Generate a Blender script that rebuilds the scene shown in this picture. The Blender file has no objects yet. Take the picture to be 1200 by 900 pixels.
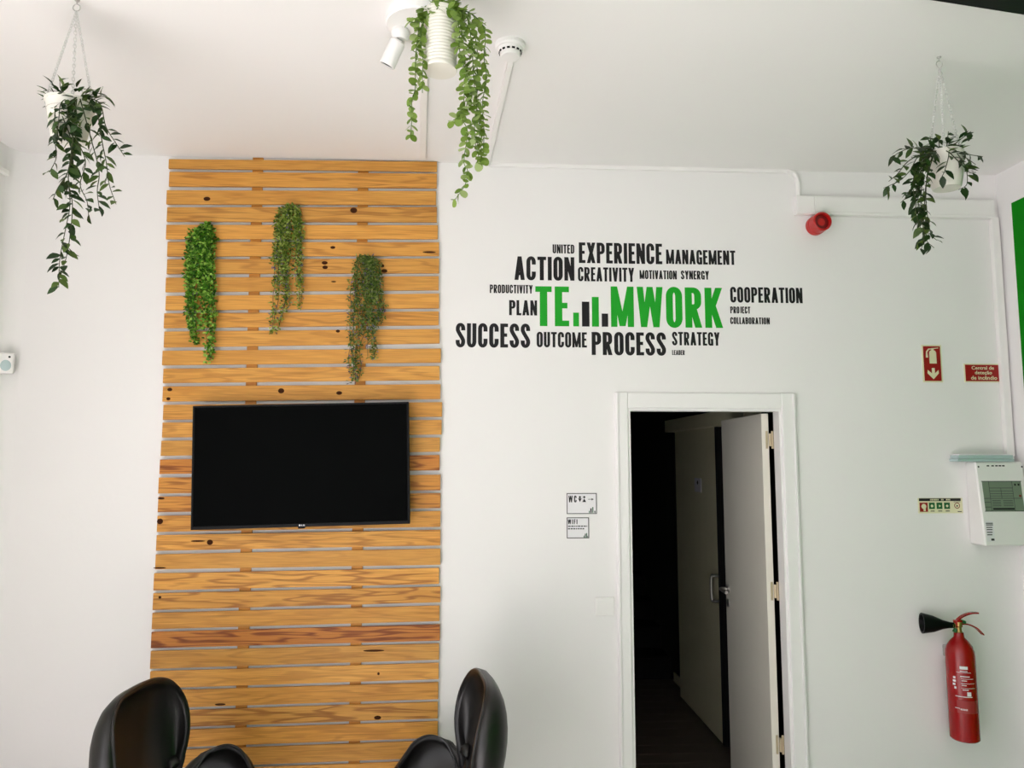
import bpy, bmesh, math, random
from mathutils import Vector, Matrix, Euler
R = math.radians
scene = bpy.context.scene
col = scene.collection

# ------------------------------------------------------------------ camera, world, light
CAM = Vector((0.0, -3.4, 1.785)); F = 870.0
PITCH, YAW, ROLL = 5.7, 3.4, 0.0
CR = Matrix.Rotation(R(-YAW), 3, 'Z') @ Matrix.Rotation(R(90 + PITCH), 3, 'X') @ Matrix.Rotation(R(ROLL), 3, 'Z')
cd = bpy.data.cameras.new('camera'); cd.sensor_width = 36; cd.lens = F / 1200 * 36; cd.clip_start = 0.05
cam = bpy.data.objects.new('camera', cd); col.objects.link(cam)
cam.matrix_world = Matrix.Translation(CAM) @ CR.to_4x4()
scene.camera = cam
w = bpy.data.worlds.new('world'); scene.world = w; w.use_nodes = True
w.node_tree.nodes['Background'].inputs[0].default_value = (0.93, 0.94, 1.0, 1)
w.node_tree.nodes['Background'].inputs[1].default_value = 1.3
def area(name, loc, rot, sx, sy, power, color):
    l = bpy.data.lights.new(name, 'AREA'); l.shape = 'RECTANGLE'; l.size = sx; l.size_y = sy
    l.energy = power; l.color = color
    o = bpy.data.objects.new(name, l); col.objects.link(o); o.location = loc; o.rotation_euler = rot
    return o
# daylight entering through the shop window in the wall behind the camera
area('window_daylight', (-0.75, -6.1, 1.65), (R(90), 0, 0), 2.7, 2.5, 8, (1.0, 0.975, 0.99))
# daylight entering through the large window in the left wall, beside the camera
area('side_window_daylight', (-2.12, -3.9, 1.5), (R(90), 0, R(-90)), 3.6, 2.7, 42, (1.0, 0.975, 0.99))
# added sun through that window; its patch on the floor brightens the ceiling
sl_ = bpy.data.lights.new('bounce_sun', 'SUN'); sl_.energy = 28; sl_.angle = R(0.6); sl_.color = (1.0, 0.98, 1.0)
so_ = bpy.data.objects.new('bounce_sun', sl_); col.objects.link(so_)
so_.rotation_euler = Vector((0.58, 0.16, -0.80)).to_track_quat('-Z', 'Y').to_euler()
vs = scene.view_settings
vs.view_transform = 'Standard'; vs.look = 'None'; vs.gamma = 1.0; vs.use_curve_mapping = False
vs.exposure = -0.12

# ------------------------------------------------------------------ helpers
def ray(px, py):
    return CR @ Vector(((px - 600) / F, -(py - 450) / F, -1.0))
def at(px, py, Y=0.0):
    d = ray(px, py); return CAM + d * ((Y - CAM.y) / d.y)
def atz(px, py, Z):
    d = ray(px, py); return CAM + d * ((Z - CAM.z) / d.z)
def atx(px, py, X):
    d = ray(px, py); return CAM + d * ((X - CAM.x) / d.x)

def setp(o, label=None, cat=None, group=None, kind=None):
    for k, v in (('label', label), ('category', cat), ('group', group), ('kind', kind)):
        if v: o[k] = v
    return o
def thing(name, loc, label, cat, group=None, rz=0.0):
    o = bpy.data.objects.new(name, None); o.empty_display_size = 0.05
    col.objects.link(o); o.location = loc; o.rotation_euler = (0, 0, rz)
    return setp(o, label, cat, group)
def ob(name, me, mat=None, parent=None, loc=None, rot=None):
    o = bpy.data.objects.new(name, me); col.objects.link(o)
    if mat is not None and not me.materials: me.materials.append(mat)
    if parent is not None: o.parent = parent
    if loc is not None: o.location = loc
    if rot is not None: o.rotation_euler = rot
    return o
def world_child(name, me, mat, parent):
    """mesh given in world coordinates, parented to an empty whose only transform is a location / z rotation"""
    pm = Matrix.Translation(parent.location) @ parent.rotation_euler.to_matrix().to_4x4()
    me.transform(pm.inverted())
    return ob(name, me, mat, parent)

def to_mesh(bm, name, smooth=False):
    bmesh.ops.recalc_face_normals(bm, faces=bm.faces[:])
    me = bpy.data.meshes.new(name); bm.to_mesh(me); bm.free()
    if smooth:
        for p in me.polygons: p.use_smooth = True
        me.set_sharp_from_angle(angle=R(38))
    return me
def box_bm(lo, hi, bev=0.0, seg=1, bm=None):
    bm2 = bmesh.new()
    bmesh.ops.create_cube(bm2, size=1)
    lo = Vector(lo); hi = Vector(hi)
    for v in bm2.verts:
        v.co = Vector([(lo[i] + hi[i]) / 2 + v.co[i] * (hi[i] - lo[i]) for i in range(3)])
    if bev > 0:
        bmesh.ops.bevel(bm2, geom=bm2.edges[:], offset=bev, segments=seg, affect='EDGES', profile=0.5)
    return merge(bm, bm2)
def merge(bm, bm2):
    if bm is None: return bm2
    me = bpy.data.meshes.new('tmp'); bm2.to_mesh(me); bm2.free(); bm.from_mesh(me); bpy.data.meshes.remove(me)
    return bm
def box(name, lo, hi, bev=0.0, seg=1):
    return to_mesh(box_bm(lo, hi, bev, seg), name)
def hexa_bm(pts, bev=0.0):
    """pts: 4 front points then 4 back points (same order)"""
    bm = bmesh.new(); v = [bm.verts.new(p) for p in pts]
    for f in ((0, 1, 2, 3), (7, 6, 5, 4), (0, 4, 5, 1), (1, 5, 6, 2), (2, 6, 7, 3), (3, 7, 4, 0)):
        bm.faces.new([v[i] for i in f])
    if bev > 0: bmesh.ops.bevel(bm, geom=bm.edges[:], offset=bev, segments=1, affect='EDGES')
    return bm
def lathe_bm(prof, n=32, bm=None):
    """prof: list of (r, z), axis Z"""
    b = bmesh.new(); rings = []
    for r, z in prof:
        if r < 1e-6: rings.append([b.verts.new((0, 0, z))])
        else: rings.append([b.verts.new((r * math.cos(2 * math.pi * i / n), r * math.sin(2 * math.pi * i / n), z)) for i in range(n)])
    for a, c in zip(rings, rings[1:]):
        for i in range(n):
            j = (i + 1) % n
            if len(a) == 1 and len(c) == 1: continue
            if len(a) == 1: b.faces.new((a[0], c[i], c[j]))
            elif len(c) == 1: b.faces.new((a[i], a[j], c[0]))
            else: b.faces.new((a[i], a[j], c[j], c[i]))
    return merge(bm, b)
def smooth_path(pts, sub=6):
    pts = [Vector(p) for p in pts]
    if len(pts) < 3: return pts
    out = []
    P = [pts[0] * 2 - pts[1]] + pts + [pts[-1] * 2 - pts[-2]]
    for i in range(1, len(P) - 2):
        p0, p1, p2, p3 = P[i - 1:i + 3]
        for k in range(sub):
            t = k / sub
            out.append(0.5 * ((2 * p1) + (p2 - p0) * t + (2 * p0 - 5 * p1 + 4 * p2 - p3) * t * t + (3 * p1 - p0 - 3 * p2 + p3) * t ** 3))
    out.append(pts[-1]); return out
def tube_bm(pts, r, n=8, bm=None, closed=False):
    b = bmesh.new(); pts = [Vector(p) for p in pts]; rings = []
    m = len(pts); prev = None
    for i, p in enumerate(pts):
        if closed: t = pts[(i + 1) % m] - pts[i - 1]
        else: t = pts[min(i + 1, m - 1)] - pts[max(i - 1, 0)]
        t.normalize()
        if prev is None:
            a = Vector((0, 0, 1)) if abs(t.z) < 0.9 else Vector((1, 0, 0))
            u = t.cross(a).normalized()
        else: u = (prev - t * prev.dot(t)).normalized()
        prev = u; v = t.cross(u)
        rr = r[i] if isinstance(r, (list, tuple)) else r
        rings.append([b.verts.new(p + (u * math.cos(2 * math.pi * k / n) + v * math.sin(2 * math.pi * k / n)) * rr) for k in range(n)])
    for i in range(m if closed else m - 1):
        a, c = rings[i], rings[(i + 1) % m]
        for k in range(n): b.faces.new((a[k], a[(k + 1) % n], c[(k + 1) % n], c[k]))
    if not closed:
        b.faces.new(rings[0][::-1]); b.faces.new(rings[-1])
    return merge(bm, b)
def xf(bm, M):
    bmesh.ops.transform(bm, matrix=M, verts=bm.verts[:]); return bm
def align_z(d):
    return Vector((0, 0, 1)).rotation_difference(Vector(d).normalized()).to_matrix().to_4x4()

# ------------------------------------------------------------------ materials
def lin(c):
    c = c / 255.0
    return c / 12.92 if c <= 0.04045 else ((c + 0.055) / 1.055) ** 2.4
def rgb(r, g, b): return (lin(r), lin(g), lin(b), 1)
def mat(name, c, rough=0.6, metal=0.0, spec=0.5, vary=0.05, scale=12.0, bump=0.0, bscale=60.0, sub=0.0):
    m = bpy.data.materials.new(name); m.use_nodes = True; nt = m.node_tree; N = nt.nodes; L = nt.links
    b = N['Principled BSDF']; b.inputs['Roughness'].default_value = rough; b.inputs['Metallic'].default_value = metal
    b.inputs['Specular IOR Level'].default_value = spec
    tc = N.new('ShaderNodeTexCoord')
    nz = N.new('ShaderNodeTexNoise'); nz.inputs['Scale'].default_value = scale; nz.inputs['Detail'].default_value = 4
    L.new(tc.outputs['Object'], nz.inputs['Vector'])
    mx = N.new('ShaderNodeMix'); mx.data_type = 'RGBA'
    mx.inputs[6].default_value = tuple(max(0, x * (1 - vary)) for x in c[:3]) + (1,)
    mx.inputs[7].default_value = tuple(min(1, x * (1 + vary)) for x in c[:3]) + (1,)
    L.new(nz.outputs['Fac'], mx.inputs[0]); L.new(mx.outputs[2], b.inputs['Base Color'])
    if bump > 0:
        n2 = N.new('ShaderNodeTexNoise'); n2.inputs['Scale'].default_value = bscale; n2.inputs['Detail'].default_value = 5
        L.new(tc.outputs['Object'], n2.inputs['Vector'])
        bp = N.new('ShaderNodeBump'); bp.inputs['Strength'].default_value = bump; bp.inputs['Distance'].default_value = 0.004
        L.new(n2.outputs['Fac'], bp.inputs['Height']); L.new(bp.outputs['Normal'], b.inputs['Normal'])
    return m

def leaf_mat(name, c1, c2, c3, rough=0.45, island=False, trans=0.15):
    m = bpy.data.materials.new(name); m.use_nodes = True; nt = m.node_tree; N = nt.nodes; L = nt.links
    b = N['Principled BSDF']; b.inputs['Roughness'].default_value = rough
    b.inputs['Specular IOR Level'].default_value = 0.35
    if island:
        src = N.new('ShaderNodeNewGeometry'); out = src.outputs['Random Per Island']
    else:
        src = N.new('ShaderNodeObjectInfo'); out = src.outputs['Random']
    cr = N.new('ShaderNodeValToRGB'); e = cr.color_ramp.elements
    e[0].position = 0.0; e[0].color = c1; e[1].position = 1.0; e[1].color = c3
    k = e.new(0.55); k.color = c2
    L.new(out, cr.inputs[0]); L.new(cr.outputs[0], b.inputs['Base Color'])
    tr = N.new('ShaderNodeBsdfTranslucent'); L.new(cr.outputs[0], tr.inputs['Color'])
    ms = N.new('ShaderNodeMixShader'); ms.inputs[0].default_value = trans
    L.new(b.outputs[0], ms.inputs[1]); L.new(tr.outputs[0], ms.inputs[2])
    L.new(ms.outputs[0], N['Material Output'].inputs['Surface'])
    return m

def wood_mat():
    m = bpy.data.materials.new('pine_wood'); m.use_nodes = True; nt = m.node_tree; N = nt.nodes; L = nt.links
    b = N['Principled BSDF']; b.inputs['Roughness'].default_value = 0.5; b.inputs['Specular IOR Level'].default_value = 0.3
    tc = N.new('ShaderNodeTexCoord'); oi = N.new('ShaderNodeObjectInfo')
    # per slat offset
    mul = N.new('ShaderNodeMath'); mul.operation = 'MULTIPLY'; mul.inputs[1].default_value = 37.0
    L.new(oi.outputs['Random'], mul.inputs[0])
    cmb = N.new('ShaderNodeCombineXYZ'); L.new(mul.outputs[0], cmb.inputs[0]); L.new(mul.outputs[0], cmb.inputs[2]); L.new(mul.outputs[0], cmb.inputs[1])
    add = N.new('ShaderNodeVectorMath'); add.operation = 'ADD'
    L.new(tc.outputs['Object'], add.inputs[0]); L.new(cmb.outputs[0], add.inputs[1])
    # grain: rings of a distorted wave stretched along X
    mp = N.new('ShaderNodeMapping'); mp.inputs['Scale'].default_value = (1.2, 6.0, 14.0)
    L.new(add.outputs[0], mp.inputs['Vector'])
    n1 = N.new('ShaderNodeTexNoise'); n1.inputs['Scale'].default_value = 1.6; n1.inputs['Detail'].default_value = 2.0
    L.new(mp.outputs[0], n1.inputs['Vector'])
    m1 = N.new('ShaderNodeMath'); m1.operation = 'MULTIPLY'; m1.inputs[1].default_value = 38.0
    L.new(n1.outputs['Fac'], m1.inputs[0])
    sn = N.new('ShaderNodeMath'); sn.operation = 'SINE'; L.new(m1.outputs[0], sn.inputs[0])
    rg = N.new('ShaderNodeMapRange'); rg.inputs[1].default_value = 0.1; rg.inputs[2].default_value = 1.0
    L.new(sn.outputs[0], rg.inputs[0])
    # fine fibre
    mp2 = N.new('ShaderNodeMapping'); mp2.inputs['Scale'].default_value = (3.0, 60.0, 160.0)
    L.new(add.outputs[0], mp2.inputs['Vector'])
    n2 = N.new('ShaderNodeTexNoise'); n2.inputs['Scale'].default_value = 2.0; n2.inputs['Detail'].default_value = 3
    L.new(mp2.outputs[0], n2.inputs['Vector'])
    # broad blotches
    mp3 = N.new('ShaderNodeMapping'); mp3.inputs['Scale'].default_value = (2.2, 5.0, 9.0)
    L.new(add.outputs[0], mp3.inputs['Vector'])
    n3 = N.new('ShaderNodeTexNoise'); n3.inputs['Scale'].default_value = 2.0; n3.inputs['Detail'].default_value = 2
    L.new(mp3.outputs[0], n3.inputs['Vector'])
    base = N.new('ShaderNodeMix'); base.data_type = 'RGBA'
    base.inputs[6].default_value = rgb(232, 174, 88); base.inputs[7].default_value = rgb(208, 144, 60)
    L.new(n3.outputs['Fac'], base.inputs[0])
    g1 = N.new('ShaderNodeMix'); g1.data_type = 'RGBA'; g1.inputs[7].default_value = rgb(142, 80, 30)
    L.new(base.outputs[2], g1.inputs[6])
    s1 = N.new('ShaderNodeMath'); s1.operation = 'MULTIPLY'
    L.new(rg.outputs[0], s1.inputs[0])
    # strength of the figure: object colour alpha
    L.new(oi.outputs['Alpha'], s1.inputs[1]); L.new(s1.outputs[0], g1.inputs[0])
    g2 = N.new('ShaderNodeMix'); g2.data_type = 'RGBA'; g2.blend_type = 'MULTIPLY'; g2.inputs[0].default_value = 0.68
    L.new(g1.outputs[2], g2.inputs[6])
    rr = N.new('ShaderNodeValToRGB'); rr.color_ramp.elements[0].color = (0.6, 0.5, 0.4, 1); rr.color_ramp.elements[0].position = 0.3
    rr.color_ramp.elements[1].position = 0.6
    L.new(n2.outputs['Fac'], rr.inputs[0]); L.new(rr.outputs[0], g2.inputs[7])
    # tint of each slat
    g3 = N.new('ShaderNodeMix'); g3.data_type = 'RGBA'; g3.blend_type = 'MULTIPLY'; g3.inputs[0].default_value = 1.0
    L.new(g2.outputs[2], g3.inputs[6]); L.new(oi.outputs['Color'], g3.inputs[7])
    L.new(g3.outputs[2], b.inputs['Base Color'])
    bp = N.new('ShaderNodeBump'); bp.inputs['Strength'].default_value = 0.15; bp.inputs['Distance'].default_value = 0.002
    L.new(n2.outputs['Fac'], bp.inputs['Height']); L.new(bp.outputs['Normal'], b.inputs['Normal'])
    return m

M = {}
M['wall'] = mat('white_plaster', rgb(238, 236, 234), 0.85, vary=0.02, scale=2.0, bump=0.12, bscale=45, spec=0.2)
M['ceiling'] = mat('ceiling_paint', rgb(240, 238, 236), 0.9, vary=0.015, scale=1.5, bump=0.05, bscale=40, spec=0.2)
M['green_wall'] = mat('green_paint', rgb(3, 126, 6), 0.7, vary=0.04, scale=4, bump=0.08, spec=0.12)
M['floor'] = mat('pale_floor_tile', rgb(216, 211, 208), 0.5, vary=0.06, scale=5)
M['white_gloss'] = mat('white_lacquer', rgb(241, 239, 237), 0.35, vary=0.015, scale=8)
M['white_plastic'] = mat('white_plastic', rgb(238, 236, 233), 0.4, vary=0.02)
M['trunk'] = mat('trunking_plastic', rgb(240, 238, 235), 0.45, vary=0.015)
M['pot'] = mat('pot_white', rgb(228, 225, 214), 0.4, vary=0.03)
M['black_plastic'] = mat('black_plastic', rgb(11, 11, 12), 0.4, vary=0.1, spec=0.15)
M['screen'] = mat('black_screen', rgb(7, 8, 8), 0.4, vary=0.05, spec=0.015)
M['black_vinyl'] = mat('black_vinyl', rgb(22, 20, 22), 0.55, vary=0.05, spec=0.3)
M['green_vinyl'] = mat('green_vinyl', rgb(22, 160, 34), 0.55, vary=0.04, spec=0.3)
M['dark_grey'] = mat('dark_grey_print', rgb(70, 70, 70), 0.6)
M['print_black'] = mat('print_black', rgb(28, 28, 28), 0.6)
M['sign_white'] = mat('sign_white', rgb(232, 230, 232), 0.45, vary=0.01)
M['sign_cream'] = mat('sign_cream', rgb(226, 222, 186), 0.5, vary=0.02)
M['sign_red'] = mat('sign_red', rgb(150, 12, 14), 0.45, vary=0.04)
M['sign_green'] = mat('sign_green', rgb(20, 92, 44), 0.5, vary=0.04)
M['red_plastic'] = mat('red_plastic', rgb(186, 22, 20), 0.35, vary=0.05)
M['dark_red'] = mat('dark_red_plastic', rgb(120, 14, 14), 0.4, vary=0.08)
M['ext_red'] = mat('red_enamel', rgb(150, 9, 13), 0.25, vary=0.04)
M['brass'] = mat('brass', rgb(190, 158, 96), 0.35, metal=0.9, vary=0.08)
M['steel'] = mat('steel', rgb(190, 188, 184), 0.3, metal=0.9, vary=0.05)
M['nickel'] = mat('hinge_metal', rgb(206, 190, 160), 0.35, metal=0.7, vary=0.06)
M['chain'] = mat('white_chain', rgb(214, 214, 210), 0.4, metal=0.3, vary=0.05)
M['soil'] = mat('dark_moss', rgb(34, 40, 24), 0.9, vary=0.3, scale=60)
M['stem'] = mat('green_stem', rgb(58, 66, 34), 0.7, vary=0.2)
M['stem_pale'] = mat('pale_green_stem', rgb(92, 122, 52), 0.7, vary=0.2)
M['leather'] = mat('black_leather', rgb(21, 19, 18), 0.36, vary=0.15, scale=20, bump=0.08, bscale=220, spec=0.5)
M['piping'] = mat('leather_piping', rgb(26, 25, 26), 0.3, vary=0.1)
M['alu'] = mat('aluminium', rgb(180, 180, 182), 0.3, metal=0.9)
M['door'] = mat('door_paint', rgb(226, 222, 208), 0.5, vary=0.02)
M['slide_door'] = mat('sliding_door_paint', rgb(226, 222, 190), 0.55, vary=0.03)
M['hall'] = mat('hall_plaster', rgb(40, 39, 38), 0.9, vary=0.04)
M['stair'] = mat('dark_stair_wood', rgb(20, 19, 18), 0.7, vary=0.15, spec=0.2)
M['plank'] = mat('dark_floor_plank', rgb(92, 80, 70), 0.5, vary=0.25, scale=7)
M['lcd'] = mat('panel_display', rgb(122, 136, 118), 0.35, vary=0.04)
M['blue_film'] = mat('blue_grey_folder', rgb(176, 196, 196), 0.25, vary=0.08, scale=20)
M['wood'] = wood_mat()
M['knot'] = mat('pine_knot', rgb(62, 32, 14), 0.8, vary=0.35, scale=120, spec=0.1)
M['leaf'] = leaf_mat('ficus_leaf', rgb(22, 44, 13), rgb(40, 70, 24), rgb(88, 110, 46))
M['round_leaf'] = leaf_mat('eucalyptus_leaf', rgb(100, 132, 42), rgb(138, 166, 76), rgb(174, 192, 130), trans=0.3)
M['vine1'] = leaf_mat('bright_vine_leaf', rgb(24, 66, 10), rgb(78, 138, 26), rgb(172, 212, 92), island=True)
M['vine2'] = leaf_mat('olive_vine_leaf', rgb(44, 74, 20), rgb(124, 150, 50), rgb(182, 192, 104), island=True)
M['vine3'] = leaf_mat('dull_vine_leaf', rgb(44, 70, 24), rgb(96, 122, 46), rgb(152, 164, 92), island=True)
M['flower'] = leaf_mat('lilac_flower', rgb(84, 72, 96), rgb(116, 104, 128), rgb(142, 132, 140), island=True)

# ------------------------------------------------------------------ structure
ZC = (at(300, 184).z + at(900, 201).z) / 2
XL = at(12, 300).x; XR = at(1176, 350).x; YF = -6.2
HY0 = 0.062                                        # thickness of the back wall
def struct(name, me, m, parent=None):
    o = ob(name, me, m, parent); o['kind'] = 'structure'; return o
struct('floor', box('floor', (XL - .3, YF, -.1), (XR + .3, 0.0, 0)), M['floor'])
struct('ceiling', box('ceiling', (XL - .3, YF, ZC), (XR + .3, 0.0, ZC + .1)), M['ceiling'])
bm = box_bm((XL - .2, -2.05, 0), (XL, 0.0, ZC))
box_bm((XL - .2, YF, 0), (XL, -5.75, ZC), bm=bm)
box_bm((XL - .2, -5.75, 2.9), (XL, -2.05, ZC), bm=bm)
box_bm((XL - .2, -5.75, 0), (XL, -2.05, .12), bm=bm)
struct('wall_left', to_mesh(bm, 'wall_left'), M['wall'])
# opening of the doorway
o_tl = at(738.3, 481.5); o_tr = at(912.0, 482)
OX0, OX1, OZ = o_tl.x, o_tr.x, (o_tl.z + o_tr.z) / 2
bm = box_bm((XL - .2, 0, 0), (OX0 - .02, HY0, 3.7))
box_bm((OX1 + .02, 0, 0), (XR + .2, HY0, 3.7), bm=bm)
box_bm((OX0 - .02, 0, OZ + .02), (OX1 + .02, HY0, 3.7), bm=bm)
struct('wall_back', to_mesh(bm, 'wall_back'), M['wall'])
# right wall: white strip by the corner and above, green from there on
GX = XR
g0 = atx(1186, 238, GX)
struct('wall_right', box('wall_right', (XR, YF, 0), (XR + .2, 0, ZC)), M['wall'])
gw = struct('trim_1', box('trim_1', (XR - .006, YF + .3, 0.0), (XR, g0.y, g0.z), .002), M['green_wall'])
setp(gw, 'bright green painted panel covering the right wall')
# front wall with the shop window (behind the camera)
bm = box_bm((XL - .2, YF - .15, 0), (-2.15, YF, ZC + .1))
box_bm((0.65, YF - .15, 0), (XR + .2, YF, ZC + .1), bm=bm)
box_bm((-2.15, YF - .15, 2.95), (0.65, YF, ZC + .1), bm=bm)
box_bm((-2.15, YF - .15, 0), (0.65, YF, 0.35), bm=bm)
struct('wall_front', to_mesh(bm, 'wall_front'), M['wall'])

# rounded cove where the left wall meets the back wall
bm = bmesh.new(); rr_ = 0.07; pr = []
for i in range(9):
    a = i / 8 * math.pi / 2
    pr.append((XL + rr_ - rr_ * math.cos(a), -(rr_ - rr_ * math.sin(a))))
lo = [bm.verts.new((x, y, 0)) for x, y in pr] + [bm.verts.new((XL, 0, 0))]
hi = [bm.verts.new((x, y, ZC)) for x, y in pr] + [bm.verts.new((XL, 0, ZC))]
for i in range(8):
    bm.faces.new((lo[i], lo[i + 1], hi[i + 1], hi[i]))
struct('trim_2', to_mesh(bm, 'trim_2', True), M['wall'])

# door lining, casing and stops
cw = 0.068
bm = box_bm((OX0 - .02, -.004, 0), (OX0, HY0, OZ))
box_bm((OX1, -.004, 0), (OX1 + .02, HY0, OZ), bm=bm)
box_bm((OX0 - .02, -.004, OZ), (OX1 + .02, HY0, OZ + .02), bm=bm)
frame = struct('trim_3', to_mesh(bm, 'trim_3'), M['white_gloss'])
setp(frame, 'white door frame around the dark doorway')
ox_l = at(720, 470).x; ox_r = at(931, 470).x; oz_t = at(820, 460.5).z
def casing(lo, hi):
    b = box_bm(lo, hi, .004, 2)
    return to_mesh(b, 'casing')
def cas(me, axis, lo, hi):
    o = ob('casing', me, M['white_gloss'], frame)
    return o
cas(casing((ox_l, -.014, 0), (OX0 - .012, 0, oz_t)), 0, 0, 0)
cas(casing((OX1 + .012, -.014, 0), (ox_r, 0, oz_t)), 0, 0, 0)
cas(casing((OX0 - .012, -.013, OZ + .012), (OX1 + .012, 0, oz_t - .001)), 0, 0, 0)
# raised outer beads
cas(casing((ox_l + .004, -.019, 0), (ox_l + .016, -.014, oz_t - .004)), 0, 0, 0)
cas(casing((ox_r - .016, -.019, 0), (ox_r - .004, -.014, oz_t - .004)), 0, 0, 0)

# ------------------------------------------------------------------ dark hall with stairs
sd_n = atz(852, 875, 0); sd_f = atz(800, 818, 0)
SX = (sd_n.x + sd_f.x) / 2
HX0, HX1, HY1, HZ = OX0 - 1.0, SX + .06, 5.6, 3.6
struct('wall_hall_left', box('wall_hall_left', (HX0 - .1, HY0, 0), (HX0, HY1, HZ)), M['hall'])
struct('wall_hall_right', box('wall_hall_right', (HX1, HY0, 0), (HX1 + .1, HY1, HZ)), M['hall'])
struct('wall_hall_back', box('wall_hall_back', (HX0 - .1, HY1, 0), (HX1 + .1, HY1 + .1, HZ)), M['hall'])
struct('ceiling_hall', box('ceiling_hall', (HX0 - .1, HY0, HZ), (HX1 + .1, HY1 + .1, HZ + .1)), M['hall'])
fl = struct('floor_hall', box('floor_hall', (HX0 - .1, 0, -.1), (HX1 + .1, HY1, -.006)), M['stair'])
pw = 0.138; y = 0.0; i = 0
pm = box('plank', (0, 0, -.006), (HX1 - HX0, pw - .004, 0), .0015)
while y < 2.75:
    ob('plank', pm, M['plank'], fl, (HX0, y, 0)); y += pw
# stairs
st = thing('staircase', (HX0, 2.75, 0), 'dark staircase rising in the hall behind the doorway', 'stairs')
sw = HX1 - HX0 - .02
for k in range(9):
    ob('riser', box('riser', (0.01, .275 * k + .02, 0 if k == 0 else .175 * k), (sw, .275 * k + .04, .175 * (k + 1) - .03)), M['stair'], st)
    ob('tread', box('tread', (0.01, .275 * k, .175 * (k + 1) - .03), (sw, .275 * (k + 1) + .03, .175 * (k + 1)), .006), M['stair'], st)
# sliding door with rail cover
sd = thing('door_2', (SX, (sd_n.y + sd_f.y) / 2, 0), 'plain sliding toilet door hung under a white rail in the hall', 'door')
sd['kind'] = 'structure'
ry = atx(784, 500, SX - .02).y; rz0 = atx(784, 507, SX - .02).z; rz1 = atx(784, 493, SX - .02).z
y0, y1 = sd_n.y, sd_f.y
world_child('panel', box('panel', (SX - .02, y0, .012), (SX + .02, y1, rz0 + .02), .003), M['slide_door'], sd)
world_child('rail_cover', box('rail_cover', (SX - .055, y0 - .6, rz0), (SX + .05, ry, rz1), .004), M['slide_door'], sd)
world_child('edge_strip', box('edge_strip', (SX - .024, y0 - .035, .012), (SX + .03, y0, rz0), .002), M['stair'], sd)
h0 = atx(836, 675, SX - .055)
hp = [(SX - .02, h0.y, h0.z), (SX - .055, h0.y, h0.z), (SX - .062, h0.y, h0.z - .02)]
hz = atx(836, 704, SX - .055).z
hd = smooth_path([(SX - .02, h0.y, h0.z), (SX - .05, h0.y + .003, h0.z), (SX - .062, h0.y + .02, h0.z - .012), (SX - .062, h0.y + .02, hz + .012), (SX - .05, h0.y + .003, hz), (SX - .02, h0.y, hz)], 5)
world_child('pull_handle', to_mesh(tube_bm(hd, .009, 10), 'pull_handle', True), M['steel'], sd)
sg0 = atx(814, 560, SX - .022); sg1 = atx(822, 577, SX - .022)
wc2 = world_child('door_sign', box('door_sign', (SX - .024, sg1.y, sg1.z), (SX - .02, sg0.y, sg0.z), .0006), M['sign_white'], sd)
bm = lathe_bm([(0, 0), (.013, 0), (.013, .001), (0, .001)], 12)
xf(bm, Matrix.Translation((SX - .0245, (sg0.y + sg1.y) / 2, sg0.z - .03)) @ align_z((-1, 0, 0)))
wc3 = to_mesh(bm, 'sign_icon'); wc3.transform(Matrix.Translation(-sd.location)); ob('sign_icon', wc3, M['print_black'], wc2)
# skirting at the end of the sliding door wall
struct('baseboard_hall', box('baseboard_hall', (HX1 - .012, y1 + .02, 0), (HX1, 2.7, .07), .002), M['slide_door'])

# hinged door leaf, open about 88 degrees
LW, LT = OX1 - OX0 - .02, 0.034
hx = at(905.0, 640, HY0 + .012).x
dl = thing('door_1', (hx, HY0 + .008, 0), 'white door leaf standing wide open into the hall', 'door')
dl['kind'] = 'structure'
dl.rotation_euler = (0, 0, R(-93.5))
# local: leaf runs along -x from hinge when closed
def rot_part(name, me, m): return ob(name, me, m, dl)
rot_part('leaf', box('leaf', (-LW, -LT, .008), (0, 0, OZ - .006), .002), M['door'])
zh = at(851, 692, .65).z
bm = lathe_bm([(0, 0), (.025, 0), (.025, .008), (.01, .01), (.01, .045), (0, .045)], 16)
xf(bm, Matrix.Translation((-LW + .055, -LT, zh)) @ align_z((0, -1, 0)))
tube_bm([(-LW + .055, -LT - .045, zh), (-LW + .09, -LT - .048, zh), (-LW + .17, -LT - .045, zh)], .009, 10, bm)
rot_part('lever_handle', to_mesh(bm, 'lever_handle', True), M['steel'])
bm = lathe_bm([(0, 0), (.025, 0), (.025, .008), (.01, .01), (.01, .045), (0, .045)], 16)
xf(bm, Matrix.Translation((-LW + .055, 0, zh)) @ align_z((0, 1, 0)))
tube_bm([(-LW + .055, .045, zh), (-LW + .09, .048, zh), (-LW + .17, .045, zh)], .009, 10, bm)
rot_part('lever_handle', to_mesh(bm, 'lever_handle', True), M['steel'])
bm = lathe_bm([(0, 0), (.022, 0), (.022, .007), (.019, .009), (0, .009)], 16)
xf(bm, Matrix.Translation((-LW + .055, -LT, zh - .075)) @ align_z((0, -1, 0)))
rot_part('lock_rose', to_mesh(bm, 'lock_rose', True), M['steel'])
for py in (515, 696, 880):
    z = at(902, py).z
    bm = box_bm((.0, -LT + .018, z - .042), (.003, -.006, z + .042), .001)
    tube_bm([(.004, .004, z - .03), (.004, .004, z + .03)], .006, 10, bm)
    box_bm((.0, .01, z - .042), (.006, .02, z + .042), .001, bm=bm)
    rot_part('hinge', to_mesh(bm, 'hinge'), M['nickel'])

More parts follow.
